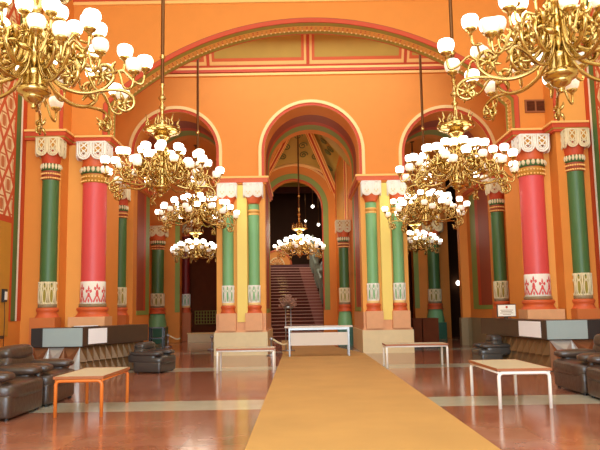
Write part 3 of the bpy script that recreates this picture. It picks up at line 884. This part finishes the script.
def make_chandelier(label, loc, rz, rod_len, scale=1.0):
    root = thing('chandelier', label, 'chandelier', loc, rz, 'brass globe chandeliers', scale)
    b = MB()
    b.lathe([(0.0, 0.0), (0.025, 0.005), (0.03, 0.03), (0.018, 0.05), (0.05, 0.07), (0.1, 0.1), (0.115, 0.13), (0.115, 0.15), (0.165, 0.165), (0.185, 0.2), (0.18, 0.225),
             (0.155, 0.24), (0.145, 0.27), (0.125, 0.36), (0.11, 0.405), (0.125, 0.42), (0.125, 0.44), (0.092, 0.45), (0.086, 0.7), (0.095, 0.72), (0.095, 0.74), (0.08, 0.75),
             (0.065, 0.95), (0.1, 0.98), (0.14, 1.02), (0.14, 1.05), (0.1, 1.08), (0.07, 1.12), (0.09, 1.2), (0.16, 1.26), (0.18, 1.29), (0.1, 1.31)], M['brass'], seg=24)
    b.build('stem', root)
    k = MB()
    k.lathe([(0.1, 1.3), (0.2, 1.33), (0.34, 1.37), (0.395, 1.42), (0.4, 1.45), (0.34, 1.435), (0.15, 1.42), (0.08, 1.44), (0.075, 1.52), (0.1, 1.56), (0.085, 1.64), (0.045, 1.68)], M['brass'], seg=24)
    for i in range(7):
        a = 2*pi*i/7
        k.tube([rz3(0.33, 1.44, a), rz3(0.36, 1.53, a), rz3(0.31, 1.58, a), rz3(0.37, 1.72, a)], 0.02, M['brass'], 5, radii=[0.03, 0.018, 0.03, 0.004])
        k.tube([rz3(0.08, 1.5, a), rz3(0.16, 1.56, a), rz3(0.15, 1.66, a), rz3(0.1, 1.75, a)], 0.014, M['brass'], 5, radii=[0.02, 0.016, 0.016, 0.004])
    k.build('crown', root)
    r = MB()
    r.lathe([(0.045, 1.66), (0.03, 1.75), (0.04, 1.88), (0.075, 1.93), (0.04, 1.98), (0.03, 2.05), (0.07, 2.1), (0.085, 2.14), (0.06, 2.18), (0.03, 2.22), (0.045, 2.4), (0.06, 2.43), (0.028, 2.47)], M['brass'], seg=14)
    r.lathe([(0.036, 2.46), (0.036, 3.02)], M['brassdark'], seg=10)
    r.lathe([(0.04, 3.0), (0.065, 3.04), (0.04, 3.1)], M['brass'], seg=10)
    r.lathe([(0.038, 3.08), (0.038, rod_len)], M['brassdark'], seg=10)
    r.lathe([(0.03, rod_len-0.06), (0.12, rod_len-0.02), (0.12, rod_len)], M['brassdark'], seg=12)
    r.build('rod', root)
    # one arm, then its seven copies
    a_ = MB(); T = 0.023
    s1 = spline([rz3(0.06, 1.05), rz3(0.105, 0.92), rz3(0.13, 0.7), rz3(0.19, 0.5), rz3(0.32, 0.40), rz3(0.46, 0.43), rz3(0.55, 0.56), rz3(0.52, 0.70), rz3(0.42, 0.75), rz3(0.35, 0.68), rz3(0.39, 0.6)])
    s2 = spline([rz3(0.1, 0.6), rz3(0.16, 0.42), rz3(0.3, 0.27), rz3(0.52, 0.2), rz3(0.74, 0.24), rz3(0.87, 0.37), rz3(0.85, 0.50), rz3(0.75, 0.54), rz3(0.67, 0.47), rz3(0.71, 0.4)])
    s3 = spline([rz3(0.62, 0.21), rz3(0.8, 0.24), rz3(0.98, 0.24), rz3(1.1, 0.16), rz3(1.1, 0.05), rz3(1.01, 0.0), rz3(0.93, 0.05), rz3(0.95, 0.11)])
    for sp_, rr in ((s1, T*1.15), (s2, T), (s3, T*0.85)):
        a_.tube(sp_, rr, M['brass'], 7)
    for (r1, z1, da, kind) in ARM_GLOBES:
        e = Vector(rz3(r1, z1-0.13, da))
        S = Vector(rz3(*((0.86, 0.42) if r1 > 1.1 else (0.84, 0.5) if r1 > 0.9 else (0.53, 0.66) if r1 > 0.5 else (0.12, 0.88))))
        dip = 0.13 if r1 > 0.5 else 0.1
        st_ = [S, S.lerp(e, 0.3)+Vector((0, 0, 0.05)), Vector(rz3(r1-0.13, z1-0.13-dip*0.8, da*0.8)), Vector(rz3(r1-0.03, z1-0.13-dip, da)), e]
        a_.tube(spline(st_, 4), T*0.62, M['brass'], 6)
    arm_me = a_
    arm = arm_me.build('arm', root)
    for o_, sz, nn in (((0.43, 0, 0.60), 0.21, 10), ((0.75, 0, 0.42), 0.14, 8), ((1.0, 0, 0.09), 0.12, 8), ((0.2, 0, 0.84), 0.1, 7)):
        lf = MB(); leaf_burst(lf, Vector(o_), sz, nn); lf.tube([(o_[0], -0.03, o_[2]), (o_[0], 0.03, o_[2])], sz*0.25, M['brass'], 7)
        lf.build('acanthus_leaf', arm)
    gm = {'lit': None, 'opal': None}; cupd = None
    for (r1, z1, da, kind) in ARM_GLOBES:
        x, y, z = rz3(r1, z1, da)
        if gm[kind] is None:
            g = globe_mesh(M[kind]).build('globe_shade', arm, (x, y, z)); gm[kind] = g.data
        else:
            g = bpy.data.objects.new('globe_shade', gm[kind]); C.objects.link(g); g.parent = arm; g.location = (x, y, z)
        if cupd is None:
            c = cup_mesh().build('globe_cup', arm, (x, y, z)); cupd = c.data
        else:
            c = bpy.data.objects.new('globe_cup', cupd); C.objects.link(c); c.parent = arm; c.location = (x, y, z)
    for i in range(1, NARM):
        a2 = arm.copy(); C.objects.link(a2); a2.parent = root; a2.rotation_euler = (0, 0, 2*pi*i/NARM)
        for ch in list(arm.children):
            d = ch.copy(); C.objects.link(d); d.parent = a2
    return root
def chand_spot(px, py, Y): return P(px, py, Y)
# two nearest: hang from the hall ceiling (the long ones), the rest follow the same fitting
p = chand_spot(33.3, 108.8, 6.6)
ch0 = make_chandelier('great brass chandelier cut off by the top left corner, nearest on the left', p, 0.12, (11.4-p.z))
def more(label, px, py, Y, rz, ztop, scale=1.0, watts=0):
    p = chand_spot(px, py, Y)
    c = dup(ch0, p, rz, scale, label)
    # its own rod length
    for r in c.children:
        if r.name.startswith('rod'):
            me = r.data.copy(); L0 = 11.4-ch0.location.z; L1 = (ztop-p.z)/scale
            for v in me.vertices:
                if v.co.z > 3.2: v.co.z += L1-L0
            r.data = me
    if watts:
        l = bpy.data.lights.new('bay_fill_point', 'POINT'); l.energy = watts; l.color = (1.0, 0.9, 0.72); l.shadow_soft_size = 0.5  # added point light brightening the rear bays, besides the glowing globes
        lo = bpy.data.objects.new('bay_fill_point', l); C.objects.link(lo); lo.parent = c; lo.location = (0, 0, 1.25)
    return c
more('great brass chandelier cut off by the top right corner, nearest on the right', 561.5, 93, 6.4, 0.3, 11.4)
more('lit brass chandelier before the left pink column and great arch, crown showing', 161.5, 197, 12.4, 0.2, 11.4)
more('lit brass chandelier before the right pink column and great arch, crown showing', 458.8, 193, 12.4, 0.05, 11.4)
more('brass chandelier overlapping the left arcade pier, hung behind the great arch', 197.6, 231, 18.0, 0.33, zf+2.6)
more('brass chandelier overlapping the right arcade pier, hung behind the great arch', 426.7, 228, 17.85, 0.33, zf+2.6)
more('smaller chandelier deep in the left arch before the dark doorway', 195.8, 262, 24.9, 0.2, 8.4, 0.86, 60)
more('smaller chandelier deep in the right arch beside the green column', 416, 253.5, 24.9, 0.0, 8.4, 0.86, 60)
more('chandelier hanging in the centre arch above the staircase', 299.8, 258, ym, 0.25, boss.z-0.05, 0.86, 150)

# ------------------------------------------------------------------ reception counters
def relief_triangles(mb, A, B, z0, z1, n, nrm, ma, mbb):
    A = Vector((A[0], A[1], 0)); B = Vector((B[0], B[1], 0)); nv = Vector((nrm[0], nrm[1], 0)).normalized()
    for i in range(n):
        a = A.lerp(B, i/n); b = A.lerp(B, (i+1)/n)
        q = [a+Vector((0, 0, z0)), b+Vector((0, 0, z0)), b+Vector((0, 0, z1)), a+Vector((0, 0, z1))]
        c1 = (q[0]+q[2]+q[3])/3+nv*0.07; c2 = (q[0]+q[1]+q[2])/3+nv*0.03
        mb.add(q+[c1, c2], [(2, 3, 4), (3, 0, 4), (0, 2, 4)], ma if i % 2 == 0 else mbb)
        mb.add(q+[c1, c2], [(0, 1, 5), (1, 2, 5), (2, 0, 5)], mbb if i % 2 == 0 else ma)
def relief_zigzag(mb, A, B, z0, z1, n, rows, nrm, m):
    A = Vector((A[0], A[1], 0)); B = Vector((B[0], B[1], 0)); nv = Vector((nrm[0], nrm[1], 0)).normalized()
    for j in range(rows):
        za = z0+(z1-z0)*j/rows; zb_ = z0+(z1-z0)*(j+1)/rows
        for i in range(n):
            a = A.lerp(B, i/n); b = A.lerp(B, (i+1)/n); c = (a+b)/2
            V = [a+Vector((0, 0, za)), b+Vector((0, 0, za)), b+Vector((0, 0, zb_)), a+Vector((0, 0, zb_)), c+Vector((0, 0, zb_))+nv*0.0, c+Vector((0, 0, za))+nv*0.11]
            mb.add(V, [(0, 5, 3), (5, 4, 3), (5, 2, 4), (5, 1, 2)], m)
def counter(label, A, B, Cc, Ci, Bi, Ai, side, panel, sheet):
    root = thing('reception_counter', label, 'counter', (B[0], B[1], 0), 0, 'reception counters')
    def L(p): return (p[0]-B[0], p[1]-B[1])
    poly = [L(q) for q in (A, B, Cc, Ci, Bi, Ai)]
    zb, zt_ = 0.69, 1.10
    f = MB(); f.prism(poly, zb, zt_-0.03, M['darkwood']); fo = f.build('fascia', root)
    t = MB(); big = poly; t.prism(big, zt_-0.03, zt_, M['darkwood'])
    t.build('counter_top', root)
    # base set back
    def shr(p, q, d):
        v = Vector((q[0]-p[0], q[1]-p[1])).normalized(); return (p[0]+v.x*d, p[1]+v.y*d)
    A2, B2, C2 = (L(A)[0], L(A)[1]+0.14), (-side*-0.0, 0.14), L(Cc)
    s = 1 if side > 0 else -1   # +1 : open side lies towards +x (left counter)
    nx = Vector((L(Cc)[1], -L(Cc)[0])).normalized()*s
    B2 = (-nx.x*0.12, 0.14); C2 = (L(Cc)[0]-nx.x*0.12, L(Cc)[1]-nx.y*0.12-0.05)
    bi = [L(q) for q in (Ci, Bi, Ai)]
    b = MB(); b.prism([A2, B2, C2]+bi, 0.0, zb, M['darkwood'])
    bo = b.build('base', root)
    r = MB()
    relief_triangles(r, (A2[0], A2[1]-0.004), (B2[0], B2[1]-0.004), 0.02, zb-0.02, 3 if s > 0 else 4, (0, -1), M['copper'], M['pewter'])
    r.build('copper_relief', bo)
    z = MB()
    off = nx*0.004
    relief_zigzag(z, (B2[0]+off.x, B2[1]+off.y), (C2[0]+off.x, C2[1]+off.y), 0.02, zb-0.02, 11, 2, nx, M['zigzag'])
    z.build('bronze_relief', bo)
    # black ends and the blue grey panel on the front
    g = MB(); (p0, p1), (k0, k1) = panel
    g.box(p0-B[0], p1-B[0], -0.015, 0.0, zb+0.005, zt_-0.005, M['grey']); g.build('grey_panel', root)
    g = MB()
    for a, b_ in ((k0, k1),): g.box(a-B[0], b_-B[0], -0.012, 0.0, zb, zt_, M['black'])
    g.build('black_panel', root)
    return root, nx
YF = 13.3
lA, lB, lC = (PX(31, YF, 335), YF), (PX(83, YF, 335), YF), (PX(148, 15.6, 335), 15.6)
lc_, lnx = counter('left reception counter, dark with grey panel and copper relief base below', lA, lB, lC, (lC[0]-0.55, 15.72), (lB[0]-0.42, YF+0.62), (lA[0], YF+0.62), 1,
        ((PX(43, YF, 335), PX(82.6, YF, 335)), (lA[0]+0.005, PX(43, YF, 335))), None)
YG = 13.0
rA, rB, rC = (XR-0.15, YG), (PX(545.5, YG, 325), YG), (PX(481, 16.3, 325), 16.3)
rc_, rnx = counter('right reception counter, dark with grey panel and copper relief base below', rA, rB, rC, (rC[0]+0.33, 16.4), (rB[0]+0.42, YG+0.6), (rA[0], YG+0.6), -1,
        ((PX(546.5, YG, 325), PX(587, YG, 325)), (PX(587.5, YG, 325), rA[0]-0.005)), None)
def sheet_on(B_, C_, nx, f0, f1, z0, z1, label):
    B_ = Vector((B_[0], B_[1], 0)); C_ = Vector((C_[0], C_[1], 0)); n3 = Vector((nx.x, nx.y, 0))
    m_ = MB()
    q = [B_.lerp(C_, f) + n3*d for d in (0.003, 0.008) for f in (f0, f1)]
    m_.prism([(q[0].x, q[0].y), (q[1].x, q[1].y), (q[3].x, q[3].y), (q[2].x, q[2].y)], z0, z1, M['paper'])
    return tag(m_.build('paper_notice'), label, 'notice')
def frac(B_, C_, px):
    best = min(range(0, 101), key=lambda i: abs(300+600*((B_[0]+(C_[0]-B_[0])*i/100)/(B_[1]+(C_[1]-B_[1])*i/100))*1.0-px)); return best/100
sheet_on(lB, lC, lnx, 0.07, 0.33, 0.73, 1.07, 'blank white paper notice on the side of the left counter')
sheet_on(rB, rC, rnx, 0.06, 0.36, 0.72, 1.07, 'blank white paper notice on the side of the right counter')
# tray on the left counter and framed sign on the right one
mb = MB(); ty = 14.1
mb.box(-0.3, 0.3, -0.14, 0.14, 0, 0.02, M['darkwood']); mb.box(-0.26, 0.26, -0.11, 0.11, 0.02, 0.035, M['paper'])
o = tag(mb.build('leaflet_tray'), 'flat tray of white leaflets on the left counter top', 'tray'); o.location = (-4.88, 13.72, 1.10); o.rotation_euler = (0, 0, math.radians(65))
sx, sy_ = PX(507, 15.4, 310), 15.45
sg = thing('framed_sign', 'white framed notice standing on the right counter before the green column', 'sign', (PX(507, 14.9, 310), 14.95, 1.10), math.radians(4))
mb = MB(); mb.box(-0.24, 0.24, -0.02, 0.02, 0.05, 0.36, M['darkwood']); mb.box(-0.03, 0.03, -0.02, 0.1, 0, 0.06, M['darkwood']); mb.box(-0.12, 0.12, -0.04, 0.12, 0, 0.012, M['darkwood']); mb.build('frame', sg)
mb = MB(); mb.box(-0.222, 0.222, -0.025, -0.019, 0.068, 0.342, M['white']); mb.build('notice_sheet', sg)
mb = MB()
for i, (a, b, z) in enumerate(((-0.16, 0.16, 0.21), (-0.14, 0.13, 0.175), (-0.17, 0.16, 0.14), (-0.1, 0.1, 0.105))): mb.box(a, b, -0.0275, -0.0245, z, z+0.012, M['dado'])
mb.lathe([(0, -0.0), (0.03, 0.0), (0.03, 0.002)], M['red'], c=(0, 0), seg=12)
mb.v = [v if k < 32 else (v[0], -0.0255-v[2], 0.29+v[1]) for k, v in enumerate(mb.v)]
mb.build('print', sg)

# ------------------------------------------------------------------ leather armchairs (local: facing +x, front at x=0, centred on y)
def armchair(label, loc, rz, m, group, Wd=1.1, D=0.95):
    root = thing('leather_armchair', label, 'armchair', loc, rz, group)
    h = Wd/2
    b = MB(); b.cushion(-D/2, 0, 0.19, D/2-0.025, h-0.012, 0.165, m, e=0.15, nu=40, nv=16); b.build('base', root)
    s = MB(); s.cushion(-0.37, 0, 0.385, 0.395, h-0.01, 0.125, m, e=0.38, nu=36, nv=16)
    s.build('seat', root)
    for sg_ in (-1, 1):
        a = MB()
        a.cushion(-0.52, sg_*(h-0.13), 0.45, 0.36, 0.12, 0.14, m, e=0.4, nu=24)
        a.cushion(-0.44, sg_*(h-0.14), 0.585, 0.4, 0.16, 0.075, m, e=0.55, nu=24)
        a.build('armrest', root)
    k = MB()
    k.cushion(-D+0.14, 0, 0.52, 0.15, h-0.08, 0.28, m, e=0.4, nu=28, tilt=0.12)
    k.cushion(-D+0.12, 0, 0.80, 0.16, h-0.12, 0.13, m, e=0.55, nu=28, tilt=0.1)
    k.build('backrest', root)
    f = MB()
    for x in (-0.1, -D+0.12):
        for y in (-h+0.1, h-0.1): f.lathe([(0.03, 0), (0.035, 0.06)], M['black'], c=(x, y), seg=10)
    f.build('foot', root)
    return root
ga = 'dark leather armchairs'
armchair('dark brown leather armchair at the left edge, nearest of the left pair', (-3.9, 8.76, 0), 0.0, M['leather'], ga, 1.14)
armchair('dark brown leather armchair behind the orange legged table, against the left counter', (-3.87, 9.96, 0), 0.0, M['leather'], ga, 1.14)
armchair('dark brown leather armchair at the right edge, nearest of the right pair', (4.39, 8.99, 0), pi, M['leather'], ga, 1.14)
armchair('dark brown leather armchair right of the white legged table, by the right counter', (4.38, 10.19, 0), pi, M['leather'], ga, 1.14)
for a_ in (armchair('black leather armchair beside the far end of the left counter', (-3.14, 14.45, 0), math.radians(-13), M['blackleather'], ga, 0.9, 0.76),
           armchair('black leather armchair beside the far end of the right counter', (4.34, 15.2, 0), pi+math.radians(3), M['blackleather'], ga, 0.74, 0.6)):
    a_.scale = (1, 1, 0.76)

# ------------------------------------------------------------------ low tables
def table(label, cx, cy, wx, wy, h, fm, group, ends='y'):
    """legs are rounded inverted U frames at the two short ends"""
    root = thing('low_table', label, 'table', (cx, cy, 0), 0, group)
    hx, hy = wx/2, wy/2; r = 0.026
    t = MB(); t.box(-hx+0.012, hx-0.012, -hy+0.012, hy-0.012, h-0.012, h, M['laminate']); 
    to = t.build('table_top', root)
    e = MB()
    for a in ((-hx, hx, -hy, -hy+0.012), (-hx, hx, hy-0.012, hy), (-hx, -hx+0.012, -hy+0.012, hy-0.012), (hx-0.012, hx, -hy+0.012, hy-0.012)): e.box(*a, h-0.035, h+0.002, M['tableedge'])
    e.build('edge_band', to)
    zr = h-0.06
    for s in (-1, 1):
        f = MB()
        k = 0.06
        if ends == 'y':
            y = s*(hy-0.03); a = hx-0.03
            pts = [(-a, y, 0), (-a, y, zr-k)]+[(-a+k-k*math.cos(pi/2*i/5), y, zr-k+k*math.sin(pi/2*i/5)) for i in range(1, 6)]
            pts += [(-q[0], q[1], q[2]) for q in pts[::-1]]
        else:
            x = s*(hx-0.03); a = hy-0.03
            pts = [(x, -a, 0), (x, -a, zr-k)]+[(x, -a+k-k*math.cos(pi/2*i/5), zr-k+k*math.sin(pi/2*i/5)) for i in range(1, 6)]
            pts += [(q[0], -q[1], q[2]) for q in pts[::-1]]
        f.tube(pts, r, fm, 8); f.build('leg_frame', root)
    for s in (-1, 1):
        f = MB()
        if ends == 'y': f.tube([(s*(hx-0.03), -hy+0.03, zr+0.004), (s*(hx-0.03), hy-0.03, zr+0.004)], 0.019, fm, 8)
        else: f.tube([(-hx+0.03, s*(hy-0.03), zr+0.004), (hx-0.03, s*(hy-0.03), zr+0.004)], 0.019, fm, 8)
        f.build('side_rail', root)
    return root
gt = 'low tables of the hall'
table('low table with orange frame before the left leather armchairs', -3.11, 9.12, 0.7, 1.3, 0.555, M['orangewood'], gt)
table('low table with white frame before the right leather armchairs', 3.12, 9.28, 0.77, 1.44, 0.555, M['whitemetal'], gt)
table('long white framed table standing before the left arcade pier', -1.29, 14.17, 1.34, 0.62, 0.55, M['whitemetal'], gt, 'x')
table('long white framed table standing before the right arcade pier', 2.75, 14.78, 1.5, 0.62, 0.55, M['whitemetal'], gt, 'x')

# ------------------------------------------------------------------ carpet, barrier desk, flower stand and small things
mb = MB(); mb.prism([(-0.6, 1.0), (1.97, 1.0), (1.97, 19.0), (1.25, 22.4), (1.1, 27.2), (-0.9, 27.2), (-0.6, 19.0)], 0.0, 0.014, mat('ochre_carpet', (196, 148, 80), 0.95, var=0.16, scale=1.1, bump=0.2, bscale=120))
tag(mb.build('carpet_runner'), 'wide ochre carpet runner leading through the hall to the stairs', 'carpet')
yd = 18.35
dk = thing('barrier_desk', 'white slim desk standing on the carpet before the staircase', 'desk', (PX(317, yd, 335), yd, 0.014), 0)
x0, x1 = PX(285, yd)-PX(317, yd), PX(352, yd)-PX(317, yd)
mb = MB(); mb.box(x0, x1, -0.28, 0.28, 0.85, 0.89, M['desk']); mb.build('desk_top', dk)
mb = MB(); mb.box(x0+0.17, x1-0.15, -0.2, -0.18, 0.32, 0.70, M['desk']); mb.build('front_panel', dk)
for xx in (x0+0.14, x1-0.12):
    for yy in (-0.22, 0.22):
        mb = MB(); mb.box(xx-0.02, xx+0.02, yy-0.02, yy+0.02, 0, 0.85, M['steel']); mb.build('leg', dk)
mb = MB(); mb.box(x0+0.14, x1-0.12, -0.215, -0.185, 0.78, 0.85, M['steel']); mb.build('rail', dk)
fy = 20.6
fl = thing('flower_stand', 'dried flower bouquet on a tall thin stand left of the white desk', 'flower stand', (PX(288.5, fy, 335), fy, 0.014), 0)
mb = MB()
for dx in (-0.09, 0.09): mb.tube([(dx, 0, 0.02), (dx, 0, 1.45)], 0.016, M['steel'], 6)
mb.lathe([(0.0, 0.0), (0.22, 0.0), (0.22, 0.02), (0, 0.03)], M['steel'], seg=16); mb.lathe([(0, 1.42), (0.16, 1.43), (0.18, 1.5), (0.12, 1.5)], M['steel'], seg=14)
mb.build('stand', fl)
mb = MB()
for i in range(90):
    a = random.uniform(0, 2*pi); e = random.uniform(0.1, 1.5); L = random.uniform(0.2, 0.42)
    d = Vector((math.cos(a)*math.cos(e), math.sin(a)*math.cos(e), math.sin(e)))
    q = Vector((0, 0, 1.48))+d*L
    mb.tube([(0, 0, 1.45), Vector((0, 0, 1.46))+d*L*0.5+Vector((0, 0, 0.03)), q], 0.006, M['straw'], 4)
    mb.cushion(q.x, q.y, q.z, 0.03, 0.03, 0.035, M['straw'], e=1, nu=6, nv=4)
mb.build('bouquet', fl)
# chrome stand left of the stairs
def post(label, px, py, hh, Y):
    x = PX(px, Y, py)
    r = thing('queue_post', label, 'post', (x, Y, 0.0), 0, 'short barrier posts')
    m_ = MB(); m_.lathe([(0, 0), (0.16, 0), (0.16, 0.03), (0.03, 0.06), (0.025, hh-0.1), (0.06, hh-0.08), (0.06, hh), (0, hh+0.02)], M['steel'], seg=14); m_.build('post', r)
    m_ = MB(); m_.tube(spline([(0.06, 0, hh-0.05), (0.2, -0.05, hh*0.75), (0.38, -0.08, hh*0.62), (0.5, -0.08, hh*0.7)], 5), 0.03, M['creamstone'], 6); m_.build('rope', r)
post('short pale barrier post and rope at the foot of the left arcade pier, stairs side', 271.5, 350, 0.55, 18.75)
post('short pale barrier post left of the left arcade pier', 212, 345, 0.5, 22.0)
post('short pale barrier post beside the teal column block far left', 168, 345, 0.5, 24.0)
# black occasional table behind the left armchair
bt = thing('plant_table', 'small black open shelf table behind the left black armchair', 'table', (PX(157, 16.3, 350), 16.3, 0), 0.1)
for dx in (-0.17, 0.17):
    for dy in (-0.17, 0.17):
        mb = MB(); mb.box(dx-0.02, dx+0.02, dy-0.02, dy+0.02, 0, 1.0, M['black']); mb.build('leg', bt)
for z in (0.45, 0.72, 1.0):
    mb = MB(); mb.box(-0.2, 0.2, -0.2, 0.2, z-0.025, z, M['black']); mb.build('shelf', bt)
# two dark boxes right of the right arcade pier
for px0, px1, lb in ((411, 419.5, 'dark brown box against the right arcade pier, left one of two'), (420.5, 436, 'dark brown box right of the right arcade pier, right one of two')):
    Y = 21.6
    b = thing('storage_box', lb, 'box', ((PX(px0, Y)+PX(px1, Y))/2, Y, 0), 0, 'dark boxes')
    wv = (PX(px1, Y)-PX(px0, Y))/2
    mb = MB(); mb.box(-wv, wv, -0.3, 0.3, 0.12, 0.98, M['doorwood']); mb.build('body', b)
    mb = MB(); mb.box(-wv-0.01, wv+0.01, -0.31, 0.31, 0.98, 1.02, M['doorwood']); mb.build('lid', b)
    mb = MB(); mb.box(-wv+0.03, wv-0.03, -0.27, 0.27, 0, 0.12, M['black']); mb.build('foot', b)
# vent grille over the right pink column
vp0, vp1 = P(525, 113, Y2), P(545, 100, Y2)
vt = thing('vent_grille', 'brown wall vent above the cornice over the right pink column', 'vent', ((vp0.x+vp1.x)/2, Y2, vp0.z), 0)
hw_ = (vp1.x-vp0.x)/2; hh = vp1.z-vp0.z
mb = MB(); mb.box(-hw_, hw_, -0.05, 0, 0, 0.04, M['vent']); mb.box(-hw_, hw_, -0.05, 0, hh-0.04, hh, M['vent']); mb.box(-hw_, -hw_+0.04, -0.05, 0, 0.04, hh-0.04, M['vent']); mb.box(hw_-0.04, hw_, -0.05, 0, 0.04, hh-0.04, M['vent']); mb.box(-0.02, 0.02, -0.05, 0, 0.04, hh-0.04, M['vent']); mb.build('frame', vt)
mb = MB()
for i in range(7): mb.box(-hw_+0.04, hw_-0.04, -0.035, -0.005, 0.05+i*(hh-0.09)/7, 0.08+i*(hh-0.09)/7, M['doorwood'])
mb.build('louvre', vt)
# little wall box with a wire at the far left
wx = XL+0.02
wb = thing('wall_box', 'small pale wall box with hanging black wire at the far left', 'wall box', (wx, 14.05, PZ(5, 302, 14.05)), 0)
mb = MB(); mb.box(0, 0.07, -0.07, 0.07, 0.0, 0.3, M['black']); mb.box(0.07, 0.08, -0.055, 0.055, 0.05, 0.24, M['white']); mb.build('body', wb)
mb = MB(); mb.tube([(0.04, 0, 0), (0.05, 0.02, -0.3), (0.03, 0.05, -0.8), (0.03, 0.04, -1.1)], 0.008, M['black'], 5); mb.build('wire', wb)
# lamps glowing in the dark hall
for px, py, Y, r, lb in ((312.6, 206.5, 36, 0.1, 'glowing globe lamp high in the dark stair hall, topmost of three'), (318.5, 224.7, 36, 0.09, 'glowing globe lamp in the dark stair hall, rightmost of three'),
                         (305.5, 221, 37, 0.07, 'glowing globe lamp just above the centre chandelier in the stair hall')):
    q = P(px, py, Y)
    l = thing('pendant_lamp', lb, 'lamp', q, 0, 'globe lamps in the stair hall')
    mb = MB(); mb.cushion(0, 0, 0, r, r, r, M['lit'], e=1, nu=14, nv=10); mb.build('globe', l)
    mb = MB(); mb.tube([(0, 0, r), (0, 0, 9.5-q.z)], 0.012, M['brassdark'], 6); mb.build('rod', l)
q = P(458.3, 283, YK-0.1)
l = thing('wall_lamp', 'single glowing wall lamp in the dark opening right of the arcade', 'lamp', (P(458.3, 283, YK+2.4).x, YK+2.6, P(458.3, 283, YK+2.4).z), 0)
mb = MB(); mb.cushion(0, -0.2, 0, 0.12, 0.12, 0.12, M['lit'], e=1, nu=14, nv=10); mb.build('globe', l)
mb = MB(); mb.tube([(0, 0, -0.1), (0, -0.12, -0.18), (0, -0.2, -0.1)], 0.015, M['brassdark'], 6); mb.build('bracket', l)
